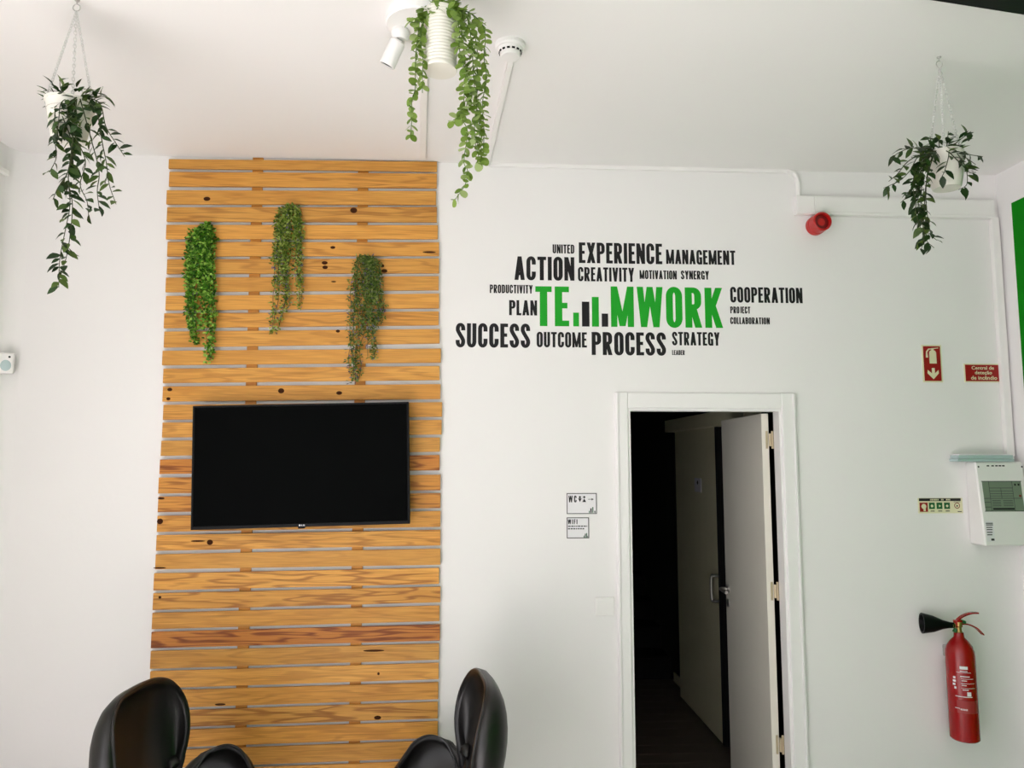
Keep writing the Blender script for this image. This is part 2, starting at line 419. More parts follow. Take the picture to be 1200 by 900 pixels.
# ------------------------------------------------------------------ slatted wood panel
S = [ # left x, left top, left bottom, right x, right top, right bottom
(197.5,186.3,197.4,512,189.4,200.9),(198,201.2,218.3,511.8,203.3,220.3),(195,222.8,239.2,511,223.8,240),(195.5,242.8,259.5,511.8,242.4,260.3),
(194.5,263.3,280,513,263.7,280),(196,283.3,300.3,514.5,283.8,299.7),(195.5,303.8,321,514.5,302.8,320),(194,325.3,342.2,514,323.6,339.9),
(194,346.7,363.6,514.5,344,361.2),(192,367.1,384.4,514,364.9,381),(192,388.4,407.1,515,385.4,402.4),(190,411,427.9,516.5,408.4,424.9),
(191,432,448.9,515,428.8,445.3),(190.5,452.8,470.6,516,450.1,467.6),(191,474.4,492,518,471.2,488.3),(190,495.2,512.8,517.5,492,509.1),
(188.5,516.5,534.3,515.5,512.6,529.4),(187,538.5,555.6,515,533.1,551.2),(185.6,559.7,578.3,516,556.3,574.6),(185,582,600.3,516,577.9,595.4),
(184,604.5,623.5,516,598.9,617.4),(183,627.2,645.5,516,620.9,639.2),(182,649.7,667.3,516,642.9,661.9),(180,672.0,692,514.5,665.6,684.4),
(179,695.4,715,516,687.6,705.9),(178,718.4,737.5,515,709.8,727.9),(177,740.8,759.7,515.5,731.8,750.9),(176,763.2,784,514.5,754.3,773.2),
(175.5,787,807,514,777,796),(175,810,830.4,513.5,799.8,819.4),(174.5,834,853.5,513,822.7,842),(174,857,877,513,845.5,864.8),
(173.5,880.5,901,513,868,888),(173,904.5,925,513,891.5,911.5),(172.5,928.5,949,513,915,935)]
YS = -0.0205
while at(S[-1][0], S[-1][2] + 26, YS).z > .02:            # the boards go on down to the floor below the picture
    l = S[-1]; S.append((l[0] - .5, l[1] + 24.2, l[2] + 24.2, l[3], l[4] + 23.7, l[5] + 23.7))
pnl = thing('slatted_wood_panel', (at(350, 500).x, 0, 0), 'tall panel of horizontal pine slats on the white wall behind the television', 'wall panel')
random.seed(4)
pl_inv = -pnl.location
slat_pos = []
for i, (lx, lt, lb, rx, rt, rb) in enumerate(S):
    yf = YS + random.uniform(-.001, .001); yb = yf + .0105
    f = [at(lx, lb, yf), at(rx, rb, yf), at(rx, rt, yf), at(lx, lt, yf)]
    # square the ends: same X for the two corners of an end
    xl = (f[0].x + f[3].x) / 2; xr = (f[1].x + f[2].x) / 2
    f[0].x = f[3].x = xl; f[1].x = f[2].x = xr
    for p in f: p.z = max(p.z, 0.004)
    c = (f[0] + f[1] + f[2] + f[3]) / 4
    pts = [p - c for p in f] + [Vector((p.x, yb, p.z)) - c for p in f]
    o = ob('slat', to_mesh(hexa_bm(pts, .0008), 'slat'), M['wood'], pnl, c - pnl.location)
    v = random.uniform(.88, 1.06); wv = random.uniform(-.04, .04)
    o.color = (v + wv * .5, v, v - wv, random.uniform(.12, .55))
    if i == 26: o.color = (.78, .60, .52, .95)
    if i == 17: o.color = (.84, .68, .58, .85)
    if i in (18, 19): o.color = (.9, .82, .74, .7)
    if i in (24, 23, 30): o.color[3] = .7
    slat_pos.append((c, o, yf))
for xt, xb, yt in ((302, 283, 182.5), (425.5, 416, 190)):
    top = at(xt, yt, -.015); hw = .024
    bx_ = at(xb, 800, -.015).x
    x0 = top.x; x1 = x0 + (bx_ - x0) * (top.z) / (top.z - at(xb, 800, -.015).z)
    zt = top.z
    pts = [Vector(p) - pnl.location for p in ((x1 - hw, -.0088, 0), (x1 + hw, -.0088, 0), (x0 + hw, -.0088, zt), (x0 - hw, -.0088, zt), (x1 - hw, -.0005, 0), (x1 + hw, -.0005, 0), (x0 + hw, -.0005, zt), (x0 - hw, -.0005, zt))]
    o = ob('batten', to_mesh(hexa_bm(pts, .001), 'batten'), M['wood'], pnl); o.color = (.86, .76, .66, .3)
# knots and resin pockets seen in the boards: (px, py, half width px, half height px)
KN = [(242.5, 233, 4, 2.6), (414.5, 246.5, 4.2, 3.4), (390, 290, 3, 1.8), (380.5, 308, 3.5, 2.2), (381, 313.2, 3.2, 2.2), (448, 311.5, 2.4, 2), (450.5, 317.5, 3.6, 2.2),
      (503, 295.5, 8, 1.2), (396, 388, 2.4, 1.8), (199, 456.5, 2.8, 2.0), (197.3, 467.3, 2.4, 1.7), (329.5, 458, 3.6, 3), (397.5, 460.5, 3.4, 2.2), (189, 584, 4, 1.2),
      (187.5, 611, 3.4, 3.2), (246, 635.5, 3.4, 3), (232, 634, 8, 1), (187.4, 700, 1.6, 1.6), (187, 665.5, 7, .9), (438, 762.5, 12, 1.2), (443.5, 789.5, 1.4, 1.6), (258, 825.5, 6, 1.2), (442.5, 841, 4, 2.2), (391, 330, 3.0, 1.0)]
km = lathe_bm([(0, .0012), (.7, .0009), (1, 0)], 14)
kme = to_mesh(km, 'knot')
for px, py, a, b in KN:
    best = min(slat_pos, key=lambda s: abs(s[0].z - at(px, py, YS).z + 0))
    p = at(px, py, best[2])
    # child of the slat it belongs to
    o = ob('knot', kme, M['knot'], best[1], p - best[0] + Vector((0, -.0002, 0)), (R(90), 0, 0))
    k = (CAM.y - YS) / -F
    o.scale = (a * k, b * k, 1)

# ------------------------------------------------------------------ lettering
TV, TH = 0.182, 0.14
def arc(cx, cy, rx, ry, a0, a1, n=8):
    return [(cx + rx * math.cos(R(a0 + (a1 - a0) * i / n)), cy + ry * math.sin(R(a0 + (a1 - a0) * i / n))) for i in range(n + 1)]
def para(x0, y0, x1, y1, w=TV): return ('p', [(x0 - w / 2, y0), (x0 + w / 2, y0), (x1 + w / 2, y1), (x1 - w / 2, y1)])
def rect(x0, y0, x1, y1): return ('p', [(x0, y0), (x1, y0), (x1, y1), (x0, y1)])
def strk(pts): return ('s', pts)
def G(ch):
    v, h = TV, TH; a = v / 2; b = h / 2
    w = .43; r = (w - v) / 2; cx = w / 2; ry = .17
    top = 1 + .01 - b; bot = -.01 + b
    ring = lambda s, e: None
    if ch == 'I': return v, [rect(0, 0, v, 1)]
    if ch == 'L': return .33, [rect(0, 0, v, 1), rect(0, 0, .33, h)]
    if ch == 'T': return .40, [rect(.2 - a, 0, .2 + a, 1), rect(0, 1 - h, .40, 1)]
    if ch in 'EF':
        g = [rect(0, 0, v, 1), rect(0, 1 - h, .35, 1), rect(0, .5 - b + .02, .31, .5 + b + .02)]
        if ch == 'E': g.append(rect(0, 0, .35, h))
        return .35, g
    if ch == 'H': return w, [rect(0, 0, v, 1), rect(w - v, 0, w, 1), rect(0, .5 - b, w, .5 + b)]
    if ch == 'N': return .46, [rect(0, 0, v * .92, 1), rect(.46 - v * .92, 0, .46, 1), para(a, 1, .46 - a, 0, v)]
    if ch == 'M': return .60, [rect(0, 0, v * .9, 1), rect(.6 - v * .9, 0, .6, 1), para(a, 1, .3, .02, v * .85), para(.6 - a, 1, .3, .02, v * .85)]
    if ch == 'A': return .47, [para(a, 0, .235, 1, v), para(.47 - a, 0, .235, 1, v), rect(.1, .2, .37, .2 + h * .9)]
    if ch == 'V': return .46, [para(a, 1, .23, 0, v), para(.46 - a, 1, .23, 0, v)]
    if ch == 'W': return .70, [para(a, 1, .19, 0, v * .9), para(.35, 1, .19, 0, v * .85), para(.35, 1, .51, 0, v * .85), para(.7 - a, 1, .51, 0, v * .9)]
    if ch == 'X': return .46, [para(a, 0, .46 - a, 1, v), para(.46 - a, 0, a, 1, v)]
    if ch == 'Y': return .46, [para(a, 1, .23, .40, v), para(.46 - a, 1, .23, .40, v), rect(.23 - a, 0, .23 + a, .45)]
    if ch == 'K': return .47, [rect(0, 0, v, 1), para(.12, .34, .47 - a, 1, v), para(.2, .55, .47 - a, 0, v)]
    if ch == 'O': return w, [strk(arc(cx, top - ry, r, ry, 90, 180) + arc(cx, bot + ry, r, ry, 180, 360, 16) + arc(cx, top - ry, r, ry, 0, 90))]
    if ch == 'U': return w, [strk([(a, 1), (a, .3)] + arc(cx, bot + ry, r, ry, 180, 360, 16) + [(w - a, 1)])]
    if ch == 'J': return .30, [strk([(.30 - a, 1), (.30 - a, .3)] + arc(.30 - a - .13, bot + ry, .13, ry, 0, -80, 8))]
    if ch == 'C': return w, [strk([(w - a, .66)] + arc(cx, top - ry, r, ry, 0, 180, 16) + arc(cx, bot + ry, r, ry, 180, 360, 16) + [(w - a, .36)])]
    if ch == 'G': return w, [strk([(w - a, .66)] + arc(cx, top - ry, r, ry, 0, 180, 16) + arc(cx, bot + ry, r, ry, 180, 300, 12)), rect(w - v, 0, w, .5), rect(cx, .5 - h * .8, w, .5)]
    if ch == 'S': return w, [strk([(w - a, .70)] + arc(cx, top - ry, r, ry, 0, 180, 16) + [(a, .72), (a * 1.5, .62), (cx, .5), (w - a * 1.5, .38), (w - a, .28)] + arc(cx, bot + ry, r, ry, 0, -180, 16) + [(a, .30)])]
    if ch == 'D': return w, [rect(0, 0, v, 1), strk([(a, 1 - b), (cx, 1 - b)] + arc(cx, 1 - b - ry, r, ry, 90, 0) + arc(cx, b + ry, r, ry, 0, -90) + [(a, b)])]
    if ch in 'PR':
        lo = .44
        g = [rect(0, 0, v, 1), strk([(a, 1 - b), (cx, 1 - b)] + arc(cx, 1 - b - .15, r, .15, 90, 0) + arc(cx, lo + b + .12, r, .12, 0, -90) + [(a, lo + b)])]
        if ch == 'R': g.append(para(cx - .01, lo + b, w - a + .01, 0, v))
        return w + (.02 if ch == 'R' else 0), g
    if ch == 'B':
        return w, [rect(0, 0, v, 1), strk([(a, 1 - b), (cx, 1 - b)] + arc(cx, 1 - b - .13, r, .13, 90, 0) + arc(cx, .53 + .12, r, .12, 0, -90) + [(a, .53)]),
                   strk([(a, .53), (cx, .53)] + arc(cx, .53 - .14, r, .14, 90, 0) + arc(cx, b + .15, r, .15, 0, -90) + [(a, b)])]
    return .2, []
def glyph_mesh(ch, sx, sz, depth=0.0012):
    """letter in the local XZ plane (origin at baseline left), front towards -Y"""
    wd, parts = G(ch); bm = bmesh.new(); e = 0
    for kind, pts in parts:
        y = -depth - e; e += 0.00006
        if kind == 'p':
            f = [bm.verts.new((x * sx, y, z * sz)) for x, z in pts]; k = [bm.verts.new((x * sx, 0, z * sz)) for x, z in pts]
            bm.faces.new(f); n = len(f)
            for i in range(n): bm.faces.new((f[i], k[i], k[(i + 1) % n], f[(i + 1) % n]))
        else:
            # drop duplicates
            P = [pts[0]]
            for q in pts[1:]:
                if math.hypot(q[0] - P[-1][0], q[1] - P[-1][1]) > 1e-4: P.append(q)
            closed = math.hypot(P[0][0] - P[-1][0], P[0][1] - P[-1][1]) < 1e-3
            if closed: P = P[:-1]
            m = len(P); L_, R_, L2, R2 = [], [], [], []
            for i in range(m):
                if closed: a, c = P[i - 1], P[(i + 1) % m]
                else: a, c = P[max(i - 1, 0)], P[min(i + 1, m - 1)]
                tx, tz = c[0] - a[0], c[1] - a[1]; l = math.hypot(tx, tz) or 1; tx /= l; tz /= l
                nx, nz = -tz, tx
                t = math.sqrt((nx * TV / 2) ** 2 + (nz * TH / 2) ** 2)
                for lst, s_ in ((L_, 1), (R_, -1)):
                    lst.append(bm.verts.new(((P[i][0] + nx * t * s_) * sx, y, (P[i][1] + nz * t * s_) * sz)))
                for lst, s_ in ((L2, 1), (R2, -1)):
                    lst.append(bm.verts.new(((P[i][0] + nx * t * s_) * sx, 0, (P[i][1] + nz * t * s_) * sz)))
            for i in range(m if closed else m - 1):
                j = (i + 1) % m
                bm.faces.new((L_[i], L_[j], R_[j], R_[i])); bm.faces.new((L_[i], L2[i], L2[j], L_[j])); bm.faces.new((R_[j], R2[j], R2[i], R_[i]))
    return to_mesh(bm, 'letter')
def word_width(txt, gap): return sum(G(c)[0] for c in txt) + gap * (len(txt) - 1)
def put_word(parent, txt, x0, z0, width, height, m, y=0.0, gap=.075, name='letter'):
    """letters as children; x0, z0 relative to parent"""
    u = width / word_width(txt, gap); x = x0
    for c in txt:
        if c != ' ':
            ob(name, glyph_mesh(c, u, height), m, parent, (x, y, z0))
        x += (G(c)[0] + gap) * u
def cpx(cx, cy): return 520 + cx / 2.727, 270 + cy / 2.727
WORDS = [('UNITED', 348, 417, 46, 73, 'small'), ('EXPERIENCE', 432, 697, 43, 104, 'large'), ('MANAGEMENT', 711, 931, 65, 107, 'medium'), ('ACTION', 226, 417, 86, 158, 'large'),
         ('CREATIVITY', 429, 608, 120, 162, 'medium'), ('MOTIVATION', 626, 744, 129, 155, 'small'), ('SYNERGY', 758, 847, 130, 156, 'small'), ('PRODUCTIVITY', 147, 284, 175, 200, 'small'),
         ('COOPERATION', 916, 1145, 184, 230, 'medium'), ('PLAN', 209, 298, 224, 271, 'medium'), ('PROJECT', 916, 979, 244, 265, 'small'), ('COLLABORATION', 916, 1041, 279, 299, 'small'),
         ('SUCCESS', 38, 276, 299, 373, 'large'), ('OUTCOME', 297, 457, 326, 373, 'medium'), ('PROCESS', 473, 709, 327, 398, 'large'), ('STRATEGY', 730, 881, 326, 367, 'medium'), ('LEADER', 730, 770, 383, 398, 'tiny')]
for txt, c0, c1, t0, t1, sz in WORDS:
    p0 = at(*cpx(c0, t1)); p1 = at(*cpx(c1, t0))
    t = thing('wall_word', (p0.x, 0, p0.z), '%s black vinyl word %s stuck on the white wall' % (sz, txt), 'lettering', 'black vinyl words around the green one')
    put_word(t, txt, 0, 0, p1.x - p0.x, p1.z - p0.z, M['black_vinyl'])
p0 = at(*cpx(293, 305.5)); p1 = at(*cpx(400, 180))
t = thing('wall_word', (p0.x, 0, p0.z), 'largest green vinyl word TEAMWORK with a bar chart for the A', 'lettering')
put_word(t, 'TE', 0, 0, p1.x - p0.x, p1.z - p0.z, M['green_vinyl'])
q0 = at(*cpx(535, 306)); q1 = at(*cpx(889, 182))
put_word(t, 'MWORK', q0.x - p0.x, 0, q1.x - q0.x, q1.z - q0.z, M['green_vinyl'])
for c0, c1, tp, m in ((414, 432, 263, 'green_vinyl'), (442, 465, 228, 'black_vinyl'), (474, 495, 213, 'green_vinyl'), (505, 525, 266, 'black_vinyl')):
    a = at(*cpx(c0, 305.5)); b = at(*cpx(c1, tp))
    ob('chart_bar', box('chart_bar', (a.x - p0.x, -.0012, 0), (b.x - p0.x, 0, b.z - p0.z)), M[m], t)

# text from the built-in font, turned into mesh
def font_mesh(txt, width, height, depth=.0006, bold=0.0):
    c = bpy.data.curves.new('txt', 'FONT'); c.body = txt; c.size = 1; c.offset = bold
    c.resolution_u = 3
    o = bpy.data.objects.new('txt', c); col.objects.link(o)
    dg = bpy.context.evaluated_depsgraph_get()
    me = bpy.data.meshes.new_from_object(o.evaluated_get(dg))
    bpy.data.objects.remove(o); bpy.data.curves.remove(c)
    xs = [v.co.x for v in me.vertices]; ys = [v.co.y for v in me.vertices]
    x0, x1, y0, y1 = min(xs), max(xs), min(ys), max(ys)
    for v in me.vertices:
        v.co = Vector(((v.co.x - x0) / (x1 - x0) * width, -depth, (v.co.y - y0) / (y1 - y0) * height))
    me.materials.clear()
    return me
def flat_poly(pts, y, name='mark'):
    bm = bmesh.new(); f = [bm.verts.new((x, y, z)) for x, z in pts]; bm.faces.new(f)
    me = bpy.data.meshes.new(name); bm.to_mesh(me); bm.free(); return me
def plate(name, label, cat, px0, py0, px1, py1, m, thick=.004, group=None):
    a = at(px0, py1); b = at(px1, py0)
    t = thing(name, (a.x, 0, a.z), label, cat, group)
    W, H = b.x - a.x, b.z - a.z
    ob('plate', box('plate', (0, -thick, 0), (W, 0, H), .0006), m, t)
    return t, W, H
def bar(t, x0, z0, x1, z1, m, y, name='mark'):
    return ob(name, box(name, (x0, y - .0005, z0), (x1, y, z1)), m, t)
def border(t, W, H, wd, m, y):
    for (x0, z0, x1, z1) in ((0, 0, W, wd), (0, H - wd, W, H), (0, wd, wd, H - wd), (W - wd, wd, W, H - wd)):
        bar(t, x0, z0, x1, z1, m, y, 'border')
def disc_pts(cx, cz, r, n=16): return [(cx + r * math.cos(2 * math.pi * i / n), cz + r * math.sin(2 * math.pi * i / n)) for i in range(n)]

# WC sign
t, W, H = plate('wall_sign', 'white WC direction sign with arrow, above the smaller WIFI sign', 'sign', 664, 577.8, 699, 602.3, M['sign_white'])
border(t, W, H, .0035, M['dark_grey'], -.004)
put_word(t, 'WC', W * .06, H * .56, W * .27, H * .32, M['print_black'], -.004, gap=.22)
for k, cx in enumerate((.44, .585)):
    ob('figure_head', flat_poly(disc_pts(W * cx, H * .81, H * .055), -.0046), M['print_black'], t)
    s = -1 if k == 0 else 1
    zc = .66
    tri = [(W * (cx - .06), H * (zc - s * .09)), (W * (cx + .06), H * (zc - s * .09)), (W * cx, H * (zc + s * .09))]
    if s < 0: tri = tri[::-1]
    ob('figure_body', flat_poly(tri, -.0046), M['print_black'], t)
bar(t, W * .512, H * .56, W * .516, H * .86, M['dark_grey'], -.004)
bar(t, W * .71, H * .69, W * .86, H * .715, M['print_black'], -.004, 'arrow')
ob('arrow', flat_poly([(W * .83, H * .65), (W * .9, H * .7), (W * .83, H * .755)], -.0046), M['print_black'], t)
for x0, x1, h_, m in ((.735, .765, .1, 'sign_green'), (.785, .83, .22, 'print_black'), (.85, .885, .28, 'sign_green'), (.915, .95, .1, 'print_black')):
    bar(t, W * x0, H * .05, W * x1, H * (.05 + h_), M[m], -.004, 'chart_bar')
# WIFI sign
t, W, H = plate('wall_sign', 'small white WIFI sign with two lines of small print', 'sign', 664, 606.2, 690, 630.8, M['sign_white'])
border(t, W, H, .0035, M['dark_grey'], -.004)
put_word(t, 'WIFI', W * .05, H * .68, W * .43, H * .23, M['print_black'], -.004, gap=.2)
random.seed(2)
for z, x1 in ((.55, .92), (.43, .78)):
    x = .06
    while x < x1:
        w_ = random.uniform(.05, .12); bar(t, W * x, H * z, W * min(x + w_, x1), H * (z + .055), M['dark_grey'], -.004, 'print_line'); x += w_ + .025
for x0, x1, h_, m in ((.755, .79, .1, 'sign_green'), (.81, .85, .19, 'dark_grey'), (.865, .905, .22, 'sign_green'), (.92, .95, .09, 'dark_grey')):
    bar(t, W * x0, H * .03, W * x1, H * (.03 + h_), M[m], -.004, 'chart_bar')
# light switch
a = at(697.5, 721.5); b = at(719.5, 699.5)
t = thing('light_switch', (a.x, 0, a.z), 'square white light switch beside the door frame', 'switch')
W, H = b.x - a.x, b.z - a.z
ob('plate', box('plate', (0, -.009, 0), (W, 0, H), .003, 2), M['white_plastic'], t)
ob('rocker', box('rocker', (W * .17, -.0088, H * .15), (W * .83, -.008, H * .85), .0015), M['white_plastic'], t)
# fire extinguisher sign
t, W, H = plate('wall_sign', 'tall red extinguisher sign with pictogram and down arrow', 'sign', 1081.6, 404.5, 1102.2, 448, M['sign_cream'])
bar(t, W * .07, H * .035, W * .93, H * .965, M['sign_red'], -.004, 'red_field')
e = -.0052
ob('pictogram', flat_poly([(W * .36, H * .50), (W * .72, H * .50), (W * .72, H * .80), (W * .66, H * .85), (W * .42, H * .85), (W * .36, H * .80)], e), M['sign_cream'], t)
ob('pictogram', flat_poly([(W * .47, H * .85), (W * .60, H * .85), (W * .60, H * .89), (W * .84, H * .91), (W * .84, H * .93), (W * .47, H * .91)], e), M['sign_cream'], t)
ob('pictogram', flat_poly([(W * .18, H * .66), (W * .3, H * .66), (W * .27, H * .8), (W * .36, H * .87), (W * .47, H * .88), (W * .47, H * .905), (W * .32, H * .9), (W * .2, H * .82)], e), M['sign_cream'], t)
ob('arrow', flat_poly([(W * .45, H * .38), (W * .45, H * .24), (W * .24, H * .33), (W * .22, H * .24), (W * .52, H * .08), (W * .80, H * .24), (W * .79, H * .33), (W * .60, H * .24), (W * .60, H * .38)][::-1], e), M['sign_cream'], t)
# central de detecao de incendio
t, W, H = plate('wall_sign', 'wide red sign reading Central de deteção de incêndio', 'sign', 1130, 426.5, 1172.2, 448, M['sign_cream'])
bar(t, W * .03, H * .06, W * .97, H * .94, M['sign_red'], -.004, 'red_field')
for txt, x0, x1, z0, hh in (('Central de', .2, .80, .68, .19), ('deteção', .28, .74, .385, .23), ('de incêndio', .17, .87, .135, .21)):
    ob('print_line', font_mesh(txt, W * (x1 - x0), H * hh, bold=.02), M['sign_cream'], t, (W * x0, -.0046, H * z0))
# photoluminescent instruction strip
t, W, H = plate('wall_sign', 'small pale safety strip with black header and row of pictograms', 'sign', 1076, 583.5, 1127, 601.5, M['sign_cream'])
bar(t, W * .02, H * .80, W * .96, H * .98, M['print_black'], -.004, 'header')
for x0, x1 in ((.27, .29), (.30, .33), (.34, .36), (.37, .40), (.41, .43), (.44, .46), (.52, .54), (.55, .57), (.63, .66), (.67, .69), (.70, .72)):
    bar(t, W * x0, H * .84, W * x1, H * .94, M['sign_cream'], -.0045, 'print_line')
bar(t, W * .03, H * .10, W * .21, H * .70, M['sign_red'], -.004, 'red_field')
ob('pictogram', flat_poly(disc_pts(W * .12, H * .45, H * .17), -.0052), M['sign_cream'], t)
bar(t, W * .11, H * .14, W * .16, H * .5, M['sign_cream'], -.0045, 'pictogram')
for k, x in enumerate((.24, .41, .58)):
    bar(t, W * x, H * .28, W * (x + .13), H * .70, M['sign_green'], -.004, 'green_field')
    ob('pictogram', flat_poly(disc_pts(W * (x + .065), H * .48, H * .1, (6, 3, 4)[k]), -.0052), M['sign_cream'], t)
    bar(t, W * (x + .03), H * .12, W * (x + .12), H * .17, M['print_black'], -.004, 'print_line')
bm = bmesh.new(); o1 = [bm.verts.new((x, -.0052, z)) for x, z in disc_pts(W * .87, H * .50, H * .2)]; o2 = [bm.verts.new((x, -.0052, z)) for x, z in disc_pts(W * .87, H * .50, H * .15)]
for i in range(16): bm.faces.new((o1[i], o1[(i + 1) % 16], o2[(i + 1) % 16], o2[i]))
ob('prohibition_ring', to_mesh(bm, 'ring'), M['dark_red'], t)
ob('pictogram', flat_poly(disc_pts(W * .87, H * .48, H * .09, 3), -.0052), M['print_black'], t)
bar(t, W * .8, H * .73, W * .95, H * .76, M['print_black'], -.004, 'print_line')
bar(t, W * .88, H * .08, W * .97, H * .13, M['print_black'], -.004, 'print_line')

# ------------------------------------------------------------------ television
YT = -.105
tl, tr, br, bl = at(226.5, 475.5, YT), at(479.6, 471, YT), at(479.6, 613.5, YT), at(223.2, 621.5, YT)
cx = (tl.x + tr.x + br.x + bl.x) / 4; cz = (tl.z + tr.z + br.z + bl.z) / 4
TW = ((tr - tl).length + (br - bl).length) / 2; THh = ((tl - bl).length + (tr - br).length) / 2
ang = math.atan2((tr.z - tl.z) + (br.z - bl.z), 2 * TW)
tv = thing('television', (cx, YT, cz), 'wall mounted black flat television switched off on the pine slats', 'television')
tv.rotation_euler = (0, -ang, 0)
hw, hh = TW / 2, THh / 2
ob('casing', box('casing', (-hw, 0, -hh), (hw, .032, hh), .004, 2), M['black_plastic'], tv)
ob('back_housing', box('back_housing', (-hw * .6, .03, -hh * .75), (hw * .6, .058, hh * .35), .008, 2), M['black_plastic'], tv)
bz = .009
ob('screen', box('screen', (-hw + bz, -.0006, -hh + bz * 1.6), (hw - bz, .002, hh - bz)), M['screen'], tv)
for lo_, hi_ in (((-hw, -.003, -hh), (hw, 0.002, -hh + bz * 1.6)), ((-hw, -.003, hh - bz), (hw, 0.002, hh)), ((-hw, -.003, -hh + bz * 1.6), (-hw + bz, .002, hh - bz)), ((hw - bz, -.003, -hh + bz * 1.6), (hw, .002, hh - bz))):
    ob('bezel', box('bezel', lo_, hi_, .0012), M['black_plastic'], tv)
sen = ob('sensor_housing', box('sensor_housing', (-.014, -.004, -hh - .007), (.014, .02, -hh + .001), .002), M['black_plastic'], tv)
ob('logo', flat_poly(disc_pts(-.006, -hh + .007, .0042), -.0036), M['alu'], tv)
put_word(tv, 'LG', .001, -hh + .0038, .014, .0065, M['alu'], -.003, gap=.12)
ob('wall_bracket', box('wall_bracket', (-.12, .056, -.1), (.12, -YT - .057, .1), .002), M['black_plastic'], tv)

# ------------------------------------------------------------------ hanging plants
def leaf_mesh(name, L_, W_, fold=.25, bend=.2, prof=((0, 0), (.15, .55), (.38, 1), (.62, .86), (.84, .42), (1, 0))):
    """leaf along +X, flat in XY, base at origin"""
    bm = bmesh.new(); rows = []
    for t_, w_ in prof:
        z = -bend * L_ * t_ * t_
        c = bm.verts.new((t_ * L_, 0, z))
        if w_ > 0:
            rows.append((bm.verts.new((t_ * L_, W_ / 2 * w_, z + fold * W_ / 2 * w_)), c, bm.verts.new((t_ * L_, -W_ / 2 * w_, z + fold * W_ / 2 * w_))))
        else: rows.append((c, c, c))
    for a, b in zip(rows, rows[1:]):
        for s in (0, 2):
            vs_ = [a[1], a[s], b[s], b[1]] if s == 0 else [a[s], a[1], b[1], b[s]]
            u = []
            for v in vs_:
                if v not in u: u.append(v)
            if len(u) >= 3: bm.faces.new(u)
    me = bpy.data.meshes.new(name); bm.to_mesh(me); bm.free()
    for p in me.polygons: p.use_smooth = True
    return me
LEAF = leaf_mesh('leaf', 1, .5); LEAF.materials.append(M['leaf'])
RLEAF = leaf_mesh('leaf', 1, .88, fold=.12, bend=.12, prof=((0, 0), (.08, .5), (.28, .9), (.5, 1), (.72, .9), (.92, .5), (1, 0))); RLEAF.materials.append(M['round_leaf'])
def leaf_matrix(p, d, up, size):
    d = d.normalized(); y_ = up.cross(d)
    if y_.length < 1e-4: y_ = Vector((1, 0, 0)).cross(d)
    y_.normalize(); z_ = d.cross(y_)
    m = Matrix((d, y_, z_)).transposed().to_4x4()
    return Matrix.Translation(p) @ m @ Matrix.Scale(size, 4)
def put_leaf(parent, me, p, d, up, size, name='leaf'):
    o = bpy.data.objects.new(name, me); col.objects.link(o); o.parent = parent
    o.matrix_local = leaf_matrix(p, d, up, size)
    return o
def chain_bm(a, b, link=.012, wire=.0012, bm=None):
    a = Vector(a); b = Vector(b); n = max(2, int((b - a).length / (link * .8))); d = (b - a) / n; q = align_z(d)
    for i in range(n):
        c = a + d * (i + .5); pts = []
        for k in range(8):
            an = 2 * math.pi * k / 8
            pts.append((link * .32 * math.cos(an), 0, link * .56 * math.sin(an)))
        mm = Matrix.Translation(c) @ q @ Matrix.Rotation(R(90 * (i % 2) + 20), 4, 'Z')
        bm = tube_bm([mm @ Vector(p) for p in pts], wire, 4, bm, closed=True)
    return bm
def hook_bm(z0, r=.011):
    """screw eye hanging from the ceiling at local origin height z0 (top)"""
    bm = tube_bm([(0, 0, z0), (0, 0, z0 - .014)], .002, 6)
    pts = [(r * math.sin(2 * math.pi * k / 12), 0, z0 - .014 - r + r * math.cos(2 * math.pi * k / 12)) for k in range(12)]
    tube_bm(pts, .0017, 5, bm, closed=True)
    lathe = lathe_bm([(0, z0), (.008, z0), (.007, z0 - .003), (0, z0 - .003)], 12)
    return merge(bm, lathe)

def strand_world(pxs, dist_y, jitter, rng, dy0=0.0, dy1=0.0):
    n = len(pxs); out = []
    for i, (px, py) in enumerate(pxs):
        t_ = i / max(1, n - 1)
        out.append(at(px, py, dist_y + dy0 + (dy1 - dy0) * t_ + rng.uniform(-jitter, jitter)))
    return out

